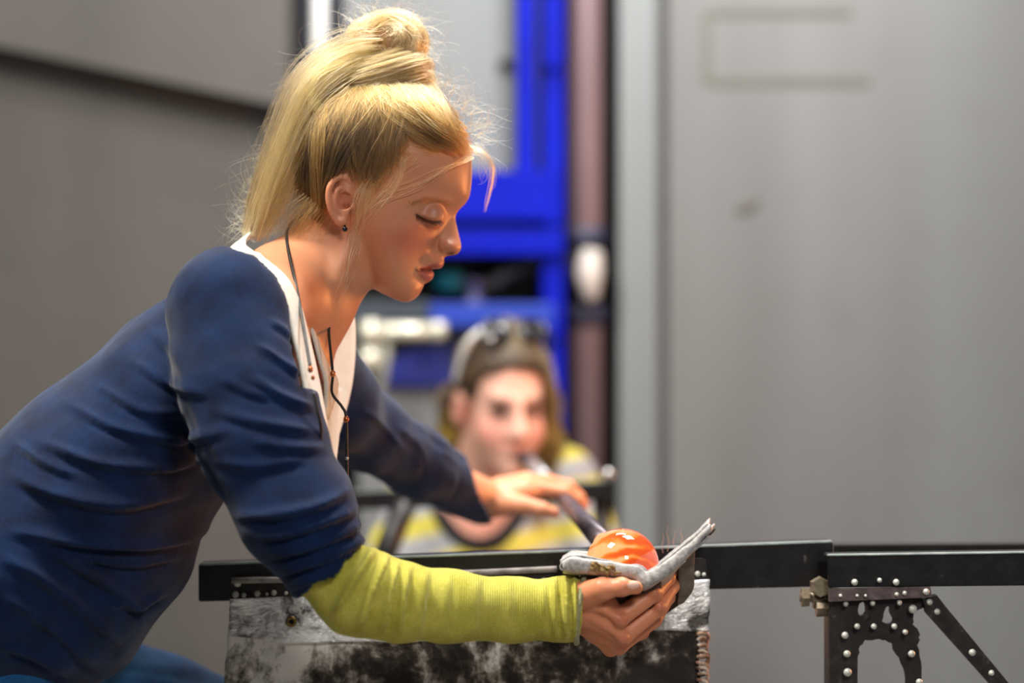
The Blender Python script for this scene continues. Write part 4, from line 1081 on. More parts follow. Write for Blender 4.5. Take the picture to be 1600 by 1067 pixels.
# glowing glass
gl = NT('molten_glass'); v = gl.coord((1, 1, 1), 'Object', (.4, .2, .6))
w_ = gl.n('ShaderNodeTexWave', wave_type='BANDS', bands_direction='Z'); w_.inputs['Scale'].default_value = 20; w_.inputs['Distortion'].default_value = 9; w_.inputs['Detail'].default_value = 3; w_.inputs['Detail Scale'].default_value = .9
gl.l(v, w_.inputs['Vector'])
nn = gl.noise(v, 16, 3, .5, .8)
sx = gl.n('ShaderNodeSeparateXYZ'); gl.l(gl.coord(), sx.inputs[0])
cx_ = W(972, 883, -.088)
mr = gl.n('ShaderNodeMapRange'); gl.l(sx.outputs[0], mr.inputs[0]); mr.inputs[1].default_value = cx_[0] + .022; mr.inputs[2].default_value = cx_[0] - .026; mr.inputs[3].default_value = -.20; mr.inputs[4].default_value = .32
fac = gl.math('ADD', gl.math('ADD', gl.math('MULTIPLY', w_.outputs['Fac'], .45), gl.math('MULTIPLY', nn, .5)), mr.outputs[0])
cc_ = gl.ramp(fac, [(.30, srgb('#c93206')), (.45, srgb('#ea5a14')), (.57, srgb('#f59a3c')), (.72, srgb('#ffdb98'))])
gl.base((.35, .06, .01, 1)); gl.set(Roughness=.05); gl.b.inputs['Coat Weight'].default_value = .35; gl.b.inputs['Coat Roughness'].default_value = .02
gl.l(cc_, gl.b.inputs['Emission Color']); gl.b.inputs['Emission Strength'].default_value = .64
GC = W(972, 883, -.088); GR = S(57.5, -.088)
PA = W(950, 855, -.05); pd = W(820, 715, 1.27) - PA; pd /= np.linalg.norm(pd)
vv, qq = polygonise(lambda P: smin(ellip(P, GC, np.array([GR * 1.0, GR * 1.0, GR])), rcone(P, PA, PA + pd * .035, .016, .0118), .010), GC - np.array([.06, .06, .06]), GC + np.array([.06, .11, .08]), .0016)
tag(mesh_np('molten_glass', vv, qq, gl.m), 'glowing orange ball of molten glass resting on the wet paper', 'glass')
# blowpipe
bp = empty('blowpipe', PA + pd * .05, 'long steel blowpipe running from the glowing glass to the kneeling woman', 'blowpipe')
M_pipe = plain('oxidised_pipe', '#4a4148', '#6d6066', .42, .5, 30, .05)
L_ = np.linalg.norm(W(820, 715, 1.27) - PA)
tube('pipe', [PA + pd * .030, PA + pd * .3, PA + pd * (L_ - .42)], [.0112, .0100, .0095], M_pipe, bp, 18, 1)
tube('bright_sleeve', [PA + pd * (L_ - .42), PA + pd * (L_ - .17)], [.0105, .0105], plain('polished_steel', '#b5b3b5', '#dcdadc', .3, .6), bp, 18, 1)
tube('mouthpiece', [PA + pd * (L_ - .17), PA + pd * (L_ - .02), PA + pd * (L_ + .004)], [.0125, .0125, .009], plain('dark_mouthpiece', '#2e2630', '#3d343d', .4, .3), bp, 18, 1)

# little flames licking up from the drying paper
fm = bpy.data.materials.new('pale_flame'); fm.use_nodes = True; t_ = fm.node_tree; t_.nodes.clear()
o_ = t_.nodes.new('ShaderNodeOutputMaterial'); mx = t_.nodes.new('ShaderNodeMixShader'); tr_ = t_.nodes.new('ShaderNodeBsdfTransparent'); em = t_.nodes.new('ShaderNodeEmission')
em.inputs[0].default_value = (1.0, .42, .30, 1); em.inputs[1].default_value = .8; mx.inputs[0].default_value = .10
t_.links.new(tr_.outputs[0], mx.inputs[1]); t_.links.new(em.outputs[0], mx.inputs[2]); t_.links.new(mx.outputs[0], o_.inputs[0])
fl = empty('small_flame', W(1042, 868, -.10), 'faint pink flame licking up from the wet paper beside the glass', 'flame')
for (x, y, h, b_) in ((1036, 864, 34, -1.5), (1043, 862, 44, 2), (1054, 856, 30, -2), (1064, 848, 24, 2)):
    tube('flame_tongue', [W(x, y, -.10), W(x + b_, y - h * .35, -.10), W(x - b_ * .5, y - h * .7, -.10), W(x + b_, y - h, -.10)], [S(1.2), S(1.7), S(1.0), S(.3)], fm, fl, 6, 5)
# ------------------------------------------------------------------ hair of the leaning woman
HL = np.array([(744, 236), (728, 243), (700, 240), (668, 228), (648, 224), (630, 240), (618, 262), (606, 282), (588, 294), (566, 290), (552, 274), (530, 276), (513, 294), (507, 330), (500, 352), (478, 352), (460, 340), (446, 300), (442, 250), (460, 190), (500, 145), (560, 118), (620, 112), (684, 132), (730, 175)], float)
hl_sd = poly_sd(UV, HL)[0].reshape(gu.shape)
hl_sd = hl_sd + (5 * vnoise(np.c_[UV, UV[:, :1] * 0], 9.0, 2) + 3 * vnoise(np.c_[UV, UV[:, :1] * 0], 4.0, 3)).reshape(gu.shape)
def hair_material(name='hair_fibre'):
    m = bpy.data.materials.new(name); m.use_nodes = True; t = m.node_tree
    for n in list(t.nodes):
        if n.type == 'BSDF_PRINCIPLED': t.nodes.remove(n)
    h = t.nodes.new('ShaderNodeBsdfHairPrincipled'); h.parametrization = 'COLOR'
    a = t.nodes.new('ShaderNodeAttribute'); a.attribute_name = 'tone'
    t.links.new(a.outputs['Color'], h.inputs['Color']); h.inputs['Roughness'].default_value = .38; h.inputs['Radial Roughness'].default_value = .5
    h.inputs['Random Roughness'].default_value = .2
    out = [n for n in t.nodes if n.type == 'OUTPUT_MATERIAL'][0]; t.links.new(h.outputs[0], out.inputs[0])
    return m
M_hair = hair_material()
rs = np.random.RandomState(42)
DK = np.array(srgb('#1f1409')[:3]); MD = np.array(srgb('#80592a')[:3]); BL = np.array(srgb('#bf8c46')[:3]); LT = np.array(srgb('#e6bf7e')[:3]); PK = np.array(srgb('#e0a08c')[:3])
def strands(name, P, C, r, parent, mat=None, taper=.35, rnd=None):
    """P (n,k,3) world points, C (n,k,3) colours, r strand radius"""
    n, k = P.shape[:2]
    cu = bpy.data.hair_curves.new(name); cu.add_curves([k] * n)
    cu.attributes['position'].data.foreach_set('vector', P.astype(np.float32).ravel())
    ra = cu.attributes.get('radius') or cu.attributes.new('radius', 'FLOAT', 'POINT')
    rr = np.linspace(1, taper, k)[None] * (np.full(n, r) if np.isscalar(r) else r)[:, None]
    ra.data.foreach_set('value', rr.astype(np.float32).ravel())
    ca = cu.attributes.new('tone', 'FLOAT_COLOR', 'POINT')
    ca.data.foreach_set('color', np.concatenate([C, np.ones((n, k, 1))], 2).astype(np.float32).ravel())
    cu.materials.append(mat or M_hair)
    o = bpy.data.objects.new(name, cu); COL.objects.link(o)
    if parent: o.parent = parent; o.matrix_parent_inverse = Matrix.Translation(-Vector(parent_loc(parent)))
    return o
def px2w(A):
    """(…,3) of photo x, photo y, depth px (all on the head plane) to world"""
    return np.stack([(A[..., 0] - 800) * K, A[..., 2] * K, CAMZ - (A[..., 1] - 533.5) * K], -1)
def bez(a, b, c, k):
    t = np.linspace(0, 1, k)[None, :, None]; return (1 - t) ** 2 * a[:, None] + 2 * t * (1 - t) * b[:, None] + t * t * c[:, None]
def mixc(a, b, t): return a[None, None] * (1 - t[..., None]) + b[None, None] * t[..., None]
def clumpify(P, T, nc, s0, s1, seed, cv=.3, stray=.12, wav=2.0):
    """gather strands into locks: pull towards guide strands, give each lock its own tone and wave"""
    r = np.random.RandomState(seed); n, k = P.shape[:2]; gi = r.choice(n, nc, replace=False)
    key = lambda A: A[:, [0, k // 2, k - 1]].reshape(len(A), -1)
    A, B = key(P), key(P[gi]); best = np.full(n, 1e18); ci = np.zeros(n, int)
    for c in range(nc):
        d = ((A - B[c]) ** 2).sum(1); m = d < best; best[m] = d[m]; ci[m] = c
    w = np.linspace(s0, s1, k)[None, :, None] * np.where(r.rand(n) < stray, .1, r.uniform(.6, 1.05, n))[:, None, None]
    Pn = P * (1 - w) + P[gi][ci] * w
    ph = r.uniform(0, 6, (nc, 1, 3))[ci]; am = r.uniform(.2, 1, (nc, 1, 1))[ci] * wav
    t = np.linspace(0, 1, k)[None, :, None]
    Pn = Pn + np.sin(t * 7 + ph) * am * np.sin(t * math.pi)
    Tn = np.clip(T + r.normal(0, cv, nc)[ci][:, None], 0, 1)
    return Pn, Tn
def heavy(n):
    r = rs.uniform(.00012, .00030, n); r[rs.rand(n) < .07] = .00055; return r
# cap under the strands
def f_cap(P):
    u, v = head_uv(P); s_ = samp(hl_sd, u, v)
    lift = (2 + 8 * np.clip(s_ / 40, 0, 1)) * K
    f = smax(f_face(P) - lift, -(s_ - 16) * K, S(8))
    b = smin(ellip(P, px2w(np.array([604., 72, 0])), np.array([62, 44, 48]) * K), ellip(P, px2w(np.array([585., 128, 0])), np.array([84, 66, 28]) * K, rotm('Y', -14)), S(14))
    fall = chain(P, [px2w(np.array(p, float)) for p in ((560, 108, -6), (490, 152, -8), (448, 230, -8), (418, 310, -10), (398, 360, -12))], [S(26), S(26), S(21), S(15), S(6)], S(10))
    return np.minimum(f, smin(b, fall, S(14)))
Vc, Qc = polygonise(f_cap, px2w(np.array([355., 400, -125])), px2w(np.array([775., 5, 125])), .0028, 6)
U_ = to_px(Vc)
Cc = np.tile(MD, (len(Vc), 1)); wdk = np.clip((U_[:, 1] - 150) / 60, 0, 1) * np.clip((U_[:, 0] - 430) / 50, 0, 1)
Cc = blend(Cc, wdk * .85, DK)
m = NT('hair_mass'); at = m.n('ShaderNodeAttribute', attribute_name='tint'); m.l(at.outputs['Color'], m.b.inputs['Base Color']); m.set(Roughness=.6)
m.bump(m.noise(m.coord((1, 1, .2)), 300, 3), .5, .002)
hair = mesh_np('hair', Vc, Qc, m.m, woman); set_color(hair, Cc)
rs = np.random.RandomState(42)
KN = 16
# 1 scalp strands swept up to the bun
N1 = 9000
cand = np.argwhere((hl_sd > -1) & (d_f > 1)); pick = cand[rs.randint(len(cand), size=N1)] + rs.rand(N1, 2)
# more roots along the hairline edge
edge_c = np.argwhere((hl_sd > -7) & (hl_sd < 9) & (d_f > 1)); pe = edge_c[rs.randint(len(edge_c), size=2600)] + rs.rand(2600, 2)
root = np.vstack([pick, pe]) + np.array([U0, V0]); N1 = len(root)
side = np.where(rs.rand(N1) < .68, -1, 1)
tgt = np.stack([rs.normal(588, 34, N1), rs.normal(132, 9, N1)], 1)
tgt[:, 0] = np.clip(tgt[:, 0], 525, 655)
tgt[:, 0] += (root[:, 0] - 590) * .18
mid = (root + tgt) / 2
perp = np.stack([-(tgt - root)[:, 1], (tgt - root)[:, 0]], 1)
bend = np.interp(root[:, 0], [480, 560, 620, 660], [-.10, -.04, .06, -.17])[:, None] + rs.normal(0, .05, (N1, 1))
ctrl = mid + perp * bend
path = bez(root, ctrl, tgt, KN)
clump = np.floor(root[:, 0] / 9) * 31 + np.floor(root[:, 1] / 12) * 17
off_c = (np.sin(clump * 12.9898) * 43758.5453) % 1
path += (np.sin(np.linspace(0, 1, KN)[None, :] * 7 + off_c[:, None] * 20) * (off_c[:, None] * 5))[..., None] * np.array([.6, .5])
fu, fv = path[..., 0].ravel(), path[..., 1].ravel()
g_ = np.maximum(samp(G, fu, fv), 0); hh = np.sqrt(g_)
nx, ny_, nz = -samp(Gx, fu, fv), 2 * hh, -samp(Gy, fu, fv)
nl = np.sqrt(nx ** 2 + ny_ ** 2 + nz ** 2) + 1e-6
tt = np.tile(np.linspace(0, 1, KN), N1)
lift = (2.5 + 10 * np.sin(np.minimum(tt * 1.3, 1) * math.pi * .5) + np.repeat(rs.uniform(0, 5, N1) + off_c * 4, KN)) 
lift += np.repeat(np.clip((root[:, 0] - 690) / 45, 0, 1) * rs.uniform(0, 12, N1), KN) * np.sin(tt * math.pi)
Pp = np.stack([fu + nx / nl * lift, fv + nz / nl * lift, (hh + ny_ / nl * lift) * np.repeat(side, KN)], 1).reshape(N1, KN, 3)
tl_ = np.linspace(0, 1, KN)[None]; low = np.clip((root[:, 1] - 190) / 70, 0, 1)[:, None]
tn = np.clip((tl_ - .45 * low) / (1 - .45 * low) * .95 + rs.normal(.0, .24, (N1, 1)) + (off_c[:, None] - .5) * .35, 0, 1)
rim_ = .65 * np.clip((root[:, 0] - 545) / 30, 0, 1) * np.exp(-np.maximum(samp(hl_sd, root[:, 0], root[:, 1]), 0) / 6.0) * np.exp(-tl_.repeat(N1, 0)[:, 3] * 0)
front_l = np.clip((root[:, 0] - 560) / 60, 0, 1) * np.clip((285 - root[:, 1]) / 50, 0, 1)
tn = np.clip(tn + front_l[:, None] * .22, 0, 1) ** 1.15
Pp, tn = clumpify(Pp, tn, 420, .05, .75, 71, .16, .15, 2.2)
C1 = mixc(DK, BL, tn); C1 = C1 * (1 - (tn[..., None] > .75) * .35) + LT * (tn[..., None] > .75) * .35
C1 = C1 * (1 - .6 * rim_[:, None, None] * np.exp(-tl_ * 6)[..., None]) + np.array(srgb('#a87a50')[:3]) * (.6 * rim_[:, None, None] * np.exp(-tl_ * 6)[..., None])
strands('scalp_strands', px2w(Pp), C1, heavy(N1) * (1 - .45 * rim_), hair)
# 2 bun
def arcs(n, c, R, th0, th1, tilt, seed, ylat=1.25, wob_=.06, inner=.75):
    r = np.random.RandomState(seed); lat = r.uniform(-ylat, ylat, n); rad = r.uniform(inner, 1.03, n) ** .5
    a0 = r.uniform(*th0, n); a1 = a0 + r.uniform(*th1, n); t = np.linspace(0, 1, KN)[None]
    th = a0[:, None] + (a1 - a0)[:, None] * t; lt = lat[:, None] + .25 * np.sin(t * 3 + r.uniform(0, 6, n)[:, None])
    q = np.stack([np.cos(lt) * np.cos(th), np.cos(lt) * np.sin(th), np.sin(lt)], -1) * rad[:, None, None]
    q += r.normal(0, wob_ * .5, (n, 1, 3)) + wob_ * np.sin(t[..., None] * 5 + r.uniform(0, 6, (n, 1, 3))) * .5
    q = q * np.array(R)
    ct, st = math.cos(tilt), math.sin(tilt)
    q = np.stack([q[..., 0] * ct - q[..., 1] * st, q[..., 0] * st + q[..., 1] * ct, q[..., 2]], -1)
    return q + np.array(c)
n2 = 3000
B1 = arcs(n2, (604, 70, 0), (67, 53, 48), (0, 6.28), (1.2, 2.8), -.2, 1)
cl = rs.rand(n2, 1) ** 1.3 * .9 + .1 * np.sin(np.linspace(0, 5, KN))[None]
B1, cl = clumpify(B1, cl, 75, .5, .7, 72, .28, .15, 3)
strands('bun', px2w(B1), mixc(MD * .75, LT, np.clip(cl, 0, 1)), heavy(n2), hair)
# 3 wraps round the bun base: near side arcs
n3 = 3400
th = np.linspace(0, 1, KN)[None]; h_ = rs.uniform(-1, 1, n3)
lev = np.round(h_ * 4) / 4 * .8 + h_ * .25
a0 = rs.uniform(-.25, .55, n3)[:, None]; a1 = rs.uniform(2.3, 3.35, n3)[:, None]
ang = a0 + (a1 - a0) * th
rr = np.sqrt(np.maximum(1 - (lev * .62) ** 2, .2))[:, None] * rs.uniform(.93, 1.06, (n3, 1))
sd3 = np.where(rs.rand(n3) < .72, -1, 1)[:, None]
wx = -np.cos(ang) * 93 * rr; wy = np.sin(ang) * 74 * rr * sd3
wz = lev[:, None] * 33 + 5 * np.sin(ang * 1.5 + rs.uniform(0, 6, n3)[:, None]) + rs.normal(0, 1.5, (n3, 1)) + 9 * np.sin(ang)
tl = -.25
B2 = np.stack([585 + wx * math.cos(tl) - wz * math.sin(tl), 124 + wx * math.sin(tl) + wz * math.cos(tl), wy], -1)
c3 = np.clip(rs.rand(n3, 1) * .9 + .3 * np.sin(lev * 12)[:, None] - .05, 0, 1) * np.ones((1, KN))
B2, c3 = clumpify(B2, c3, 80, .6, .8, 73, .26, .1, 3)
strands('bun_wrap', px2w(B2), mixc(MD * .45, LT, c3), heavy(n3), hair)
# 4 loose fall behind the head
def bundle(n, line_, wid, dep, seed, spread=1.0, endj=.2, wave=3.0):
    r = np.random.RandomState(seed); L = np.array(line_, float); cum = np.r_[0, np.cumsum(np.linalg.norm(np.diff(L[:, :2], axis=0), axis=1))]; cum /= cum[-1]
    Ls = catmull(L, 10); cs = np.linspace(0, 1, len(Ls))
    off = r.normal(0, .5, n); od = r.normal(0, .5, n); e = 1 - np.abs(r.normal(0, endj, n)); s0 = np.abs(r.normal(0, .03, n))
    t = s0[:, None] + (e - s0)[:, None] * np.linspace(0, 1, KN)[None]
    X = np.stack([np.interp(t, cs, Ls[:, i]) for i in range(3)], -1)
    dx = np.gradient(X, axis=1); nn_ = np.stack([-dx[..., 1], dx[..., 0]], -1); nn_ /= np.linalg.norm(nn_, axis=-1)[..., None] + 1e-6
    ww = np.interp(t, np.linspace(0, 1, len(wid)), wid)
    o = off[:, None] * ww * spread + wave * np.sin(t * 6 + r.uniform(0, 6, n)[:, None]) * r.uniform(0, 1, n)[:, None]
    X[..., :2] += nn_ * o[..., None]; X[..., 2] += od[:, None] * np.interp(t, np.linspace(0, 1, len(dep)), dep)
    return X
F1_ = bundle(3600, [(606, 84, 0), (552, 98, -12), (494, 144, -20), (454, 222, -18), (422, 300, -16), (396, 378, -14)], [26, 34, 36, 32, 28, 24], [40, 60, 62, 55, 40], 5, 1.0, .14)
cf = np.clip(rs.rand(3600, 1) * 1.1 - .1, 0, 1) * np.ones((1, KN)); cf[:, :3] *= .8
F1_, cf = clumpify(F1_, cf, 110, .2, .8, 74, .26, .2, 4)
strands('loose_fall', px2w(F1_), mixc(MD * .55, LT, cf), heavy(len(F1_)), hair, None, .3)
F2_ = bundle(500, [(560, 150, -60), (515, 190, -66), (476, 250, -60), (440, 320, -40), (420, 372, -30)], [20, 26, 30, 34], [20, 20, 20], 6, 1.0, .2)
strands('loose_fall', px2w(F2_), mixc(MD, LT, rs.rand(500, 1) * np.ones((1, KN))), .00018, hair, None, .3)
F3_ = bundle(160, [(548, 106, -68), (506, 128, -76), (494, 160, -78), (512, 180, -78), (556, 172, -80), (602, 140, -76)], [7, 8, 8, 8], [6, 6], 8, 1.0, .03, 1.0)
strands('loop_strand', px2w(F3_), mixc(BL, LT, rs.rand(160, 1) * np.ones((1, KN))), .00020, hair, None, .8)
# 5 nape wisps
F4_ = bundle(170, [(500, 320, -74), (478, 345, -66), (462, 368, -56), (440, 384, -50)], [26, 30, 30, 34], [20, 20], 9, 1.0, .25, 5)
strands('nape_wisps', px2w(F4_), mixc(DK, BL, rs.rand(170, 1) * np.ones((1, KN))), .00016, hair, None, .2)
# 6 face wisps in front of the ear, forehead lock, stray hairs
eh = lambda x, y, l=4: -(float(Hat(x, y)) + l)
W1 = [([(610, 268, eh(610, 268)), (580, 300, eh(580, 300)), (566, 345, eh(566, 345)), (556, 395, eh(556, 395)), (542, 440, -66), (520, 500, -58)], [5, 10, 14, 12, 10, 6], 46),
      ([(636, 250, eh(636, 250)), (622, 290, eh(622, 290)), (590, 325, eh(590, 325)), (562, 360, eh(562, 360)), (548, 420, -76), (540, 470, -60)], [4, 8, 10, 10, 8, 4], 30),
      ([(742, 246, -30), (700, 268, eh(700, 268)), (650, 296, eh(650, 296)), (600, 318, eh(600, 318)), (570, 352, eh(570, 352))], [3, 4, 6, 10, 12], 16),
      ([(575, 290, eh(575, 290)), (560, 318, eh(560, 318)), (562, 372, eh(562, 372)), (552, 412, -78)], [4, 6, 8, 6], 18),
      ([(648, 318, eh(648, 318, 3)), (638, 338, eh(638, 338, 5)), (622, 352, eh(622, 352, 6)), (612, 372, eh(612, 372, 7))], [1, 1, 1, 1], 2)]
for i, (l, w, n) in enumerate(W1):
    X = bundle(n, l, w, [4, 8, 10] if i < 4 else [1, 1], 20 + i, 1.0, .22, 6 if i < 4 else 1)
    strands('face_wisp', px2w(X), mixc(MD, LT * 1.1, np.clip(rs.rand(n, 1) * .6 + .45, 0, 1) * np.ones((1, KN))), .00030 if i < 4 else .00014, hair, None, .4)
X = bundle(34, [(728, 232, -12), (752, 238, -10), (768, 256, -6), (769, 282, -4), (762, 312, -4), (757, 334, -4)], [10, 8, 6, 4, 3, 2], [14, 8, 6], 31, 1.0, .2, 2)
strands('forehead_lock', px2w(X), mixc(BL, PK, np.linspace(.1, 1, KN)[None] * np.ones((34, 1))), .00020, hair, None, .3)
for l, w, n in (([(604, 280, eh(604, 280, 2)), (590, 298, eh(590, 298, 2)), (576, 322, eh(576, 322, 2)), (570, 344, eh(570, 344, 2))], [30, 24, 16, 8], 90),
                ([(640, 236, eh(640, 236, 2)), (622, 252, eh(622, 252, 2)), (606, 272, eh(606, 272, 3)), (588, 290, eh(588, 290, 3))], [26, 24, 20, 16], 90),
                ([(716, 246, eh(716, 246, 2)), (680, 236, eh(680, 236, 3)), (648, 226, eh(648, 226, 4)), (620, 200, eh(620, 200, 8))], [14, 14, 16, 20], 110)):
    X = bundle(n, l, w, [1, 2, 2], 60 + n, 1.0, .3, 3)
    strands('baby_hair', px2w(X), mixc(MD, BL, rs.rand(n, 1) * np.ones((1, KN))), .00013, hair, None, .2)
# flyaways all round the silhouette
sil = catmull([(372, 372, 0), (385, 320, 0), (420, 240, 0), (455, 160, 0), (490, 95, 0), (545, 40, 0), (590, 20, 0), (640, 25, 0), (668, 70, 0), (668, 118, 0), (705, 140, 0), (740, 180, 0), (758, 215, 0), (748, 245, 0)], 12)
nf = 620
ii = rs.randint(2, len(sil) - 3, nf); b0 = sil[ii] + rs.normal(0, 6, (nf, 3)); b0[:, 2] += rs.normal(0, 22, nf)
tang = sil[ii + 2] - sil[ii - 2]; tang /= np.linalg.norm(tang, axis=1)[:, None]
outw = np.stack([tang[:, 1], -tang[:, 0], np.zeros(nf)], 1)
dirn = outw * rs.uniform(.0, .85, (nf, 1)) + tang * rs.choice([-1, 1], (nf, 1)) * rs.uniform(.4, 1.0, (nf, 1)); ln = rs.uniform(15, 62, (nf, 1))
start = b0 - outw * 14
e_ = b0 + dirn * ln + rs.normal(0, 6, (nf, 3)); c_ = b0 + outw * rs.uniform(2, 22, (nf, 1)) + dirn * ln * .4 + rs.normal(0, 8, (nf, 3))
FA = bez(start, c_, e_, KN) + (np.sin(np.linspace(0, 6, KN))[None, :, None] * rs.normal(0, 1.6, (nf, 1, 3)))
strands('flyaways', px2w(FA), mixc(BL, LT, rs.rand(nf, 1) * np.ones((1, KN))), .00013, hair, None, .35)
# lashes and brow
le = catmull(lash, 8); kk_ = 60; pi_ = np.linspace(2, len(le) - 1, kk_).astype(int)
r0 = np.stack([le[pi_, 0], le[pi_, 1] + .5, [-(float(Hat(x, y - 2)) + .5) for x, y in le[pi_]]], 1)
e0 = r0 + np.stack([rs.uniform(3, 8, kk_) * np.interp(le[pi_, 0], [652, 692], [-.1, 1.0]), rs.uniform(4, 8, kk_), -rs.uniform(3, 6, kk_)], 1)
strands('eyelashes', px2w(bez(r0, (r0 + e0) / 2 + np.array([0, 1.5, -1.5]), e0, KN)), np.tile(np.array(srgb('#1c1210')[:3]), (kk_, KN, 1)), .00040, hair, None, .3)
kb = 170; bx_ = rs.uniform(.12, 1, kb); bl = catmull([(642, 327, 0), (655, 319.5, 0), (672, 316, 0), (692, 318, 0), (711, 323, 0)], 8); bi = (bx_ * (len(bl) - 1)).astype(int)
r0 = bl[bi].copy(); r0[:, 1] += rs.normal(0, 1.8, kb); r0[:, 2] = [-(float(Hat(x, y)) + .4) for x, y in r0[:, :2]]
e0 = r0 + np.stack([-rs.uniform(4, 9, kb), rs.uniform(-2.5, 1.5, kb), np.zeros(kb)], 1); e0[:, 2] = [-(float(Hat(x, y)) + 1.2) for x, y in e0[:, :2]]
strands('eyebrow', px2w(bez(r0, (r0 + e0) / 2, e0, KN)), np.tile(np.array(srgb('#7a5a38')[:3]), (kb, KN, 1)), .00016, hair, None, .3)
# ------------------------------------------------------------------ kneeling woman who blows the pipe
HD = 1.34
RY = np.array(Matrix.Rotation(math.radians(20), 3, 'Z')) @ np.array(Matrix.Rotation(math.radians(9), 3, 'X'))
def loc2w(p):   # local: x image right, y forward (towards camera is -y in world), z up
    p = np.asarray(p, float) * .90
    return HC + RY @ np.array([p[0], -p[1], p[2]])
HC = np.zeros(3); e_mid = loc2w((0, .085, .002)); HC = W(808, 643, HD - .085) - e_mid
RYi = RY.T
def to_local(P):
    q = (P - HC.astype(P.dtype)) @ RY.astype(P.dtype)   # R^T applied to row vectors
    return np.stack([q[:, 0], -q[:, 1], q[:, 2]], 1) / .90
def f_head2(P):
    L = to_local(P); A = np.abs(L[:, 0]); Ls = np.stack([A, L[:, 1], L[:, 2]], 1)
    f = ellip(L, (0, -.005, .045), (.071, .090, .083))
    f = smin(f, ellip(L, (0, .030, -.030), (.056, .060, .080)), .03)
    f = smin(f, ellip(L, (0, .045, -.080), (.036, .042, .030)), .025)
    f = smin(f, ellip(L, (0, .080, -.103), (.017, .014, .014)), .02)
    f = smin(f, ellip(Ls, (.034, .058, -.040), (.025, .025, .030)), .02)
    f = smin(f, rcone(Ls, (0, .086, .020), (.036, .076, .024), .008, .008), .014)
    f = smax(f, -ellip(Ls, (.031, .099, .002), (.017, .013, .009)), .010)
    f = smin(f, ellip(Ls, (.031, .071, .001), (.0135, .0135, .0125)), .004)
    f = smin(f, rcone(L, (0, .086, .012), (0, .106, -.034), .0075, .0115), .010)
    f = smin(f, ellip(Ls, (.011, .096, -.037), (.008, .009, .008)), .006)
    f = smin(f, rcone(Ls, (0, .093, -.060), (.015, .086, -.063), .0065, .004), .005)
    f = smin(f, rcone(Ls, (0, .092, -.070), (.013, .086, -.069), .007, .004), .005)
    ear = np.maximum(ellip(Ls, (.075, -.005, -.008), (.010, .020, .033)), -ellip(Ls, (.086, .000, -.006), (.009, .010, .018)))
    f = smin(f, ear, .006)
    return f
NB = [loc2w((0, -.02, -.06)), W(742, 775, 1.42), W(738, 830, 1.43)]
def f_body2(P):
    f = f_head2(P)
    f = smin(f, chain(P, NB, [.055, .055, .07], .02), .025)
    f = smin(f, rcone(P, W(690, 770, 1.48), W(850, 765, 1.46), .052, .052), .05)
    f = smin(f, ellip(P, W(748, 850, 1.44), (.13, .085, .12)), .04)
    f = smin(f, chain(P, [W(650, 800, 1.46), W(615, 900, 1.40), W(650, 1000, 1.30)], [.042, .037, .030], .02), .03)
    f = smin(f, chain(P, [W(885, 775, 1.46), W(930, 900, 1.40), W(890, 1000, 1.28)], [.042, .037, .030], .02), .03)
    f = smin(f, rcone(P, W(750, 860, 1.46), W(755, 1130, 1.52), .11, .12), .05)
    for x, k in ((690, 0), (815, 1)):
        f = smin(f, chain(P, [W(x, 1150, 1.50), np.array([W(x, 0, 1.3)[0], 1.28, .11]), np.array([W(x, 0, 1.4)[0], 1.72, .08])], [.085, .06, .045], .02), .03)
    return f
V2, Q2 = polygonise(f_body2, (-.36, 1.05, .02), (.26, 1.80, 1.20), .0055, 6)
L2 = to_local(V2.astype(np.float32)); C2 = np.tile(np.array(srgb('#e2b09c')[:3]), (len(V2), 1))
def lg(x, y, z, s): return np.exp(-((np.abs(L2[:, 0]) - x) ** 2 + (L2[:, 1] - y) ** 2 + (L2[:, 2] - z) ** 2) / (s * s))
C2 = blend(C2, .6 * lg(.04, .07, -.035, .026), np.array(srgb('#d0685c')[:3])); C2 = blend(C2, .5 * lg(.076, 0, -.01, .03), np.array(srgb('#cf7060')[:3]))
C2 = blend(C2, .9 * np.clip(lg(.031, .085, .003, .0150) * 2.0, 0, 1), np.array(srgb('#3a2620')[:3])); C2 = blend(C2, .4 * np.clip(lg(.031, .088, .020, .010) + lg(.02, .09, .018, .008) + lg(.042, .082, .019, .008), 0, 1), np.array(srgb('#5a4030')[:3]))
C2 = blend(C2, .8 * np.clip(lg(0, .095, -.065, .012), 0, 1), np.array(srgb('#b5504a')[:3]))
U2 = to_px(V2); C2 = blend(C2, .25 * (U2[:, 1] > 790), np.array(srgb('#d0685c')[:3]))
wb2 = empty('person', np.array([W(750, 0, 1.45)[0], 1.45, 0]), 'kneeling woman in striped shirt blowing into the steel pipe', 'person')
b2 = mesh_np('body', V2, Q2, M_skin, wb2); set_color(b2, C2)
# striped shirt
def f_sh2(P):
    f = smin(rcone(P, W(682, 778, 1.48), W(872, 758, 1.46), .062, .062), ellip(P, W(750, 865, 1.45), (.150, .100, .15)), .04)
    f = smin(f, chain(P, [W(650, 800, 1.46), W(612, 905, 1.41)], [.056, .056], .02), .03)
    f = smin(f, chain(P, [W(882, 762, 1.45), W(925, 885, 1.41)], [.058, .056], .02), .03)
    f = smin(f, rcone(P, W(750, 870, 1.46), W(755, 1120, 1.52), .125, .135), .05)
    op = smin(rcone(P, W(745, 700, 1.44), W(745, 775, 1.36), .074, .074), ellip(P, W(748, 800, 1.34), (.060, .07, .048)), .02)
    f = np.maximum(f, -(f + .008)); f = smax(f, -op, .006)
    return np.maximum(f, -(P[:, 2] - .40))
V3, Q3 = polygonise(f_sh2, (-.37, 1.20, .38), (.27, 1.68, .98), .0060, 6)
N3 = vnormals(V3, Q3); V3 = V3 + N3 * (vnoise(V3 * np.array([1, 1, .5]), .05, 12) * .006)[:, None]
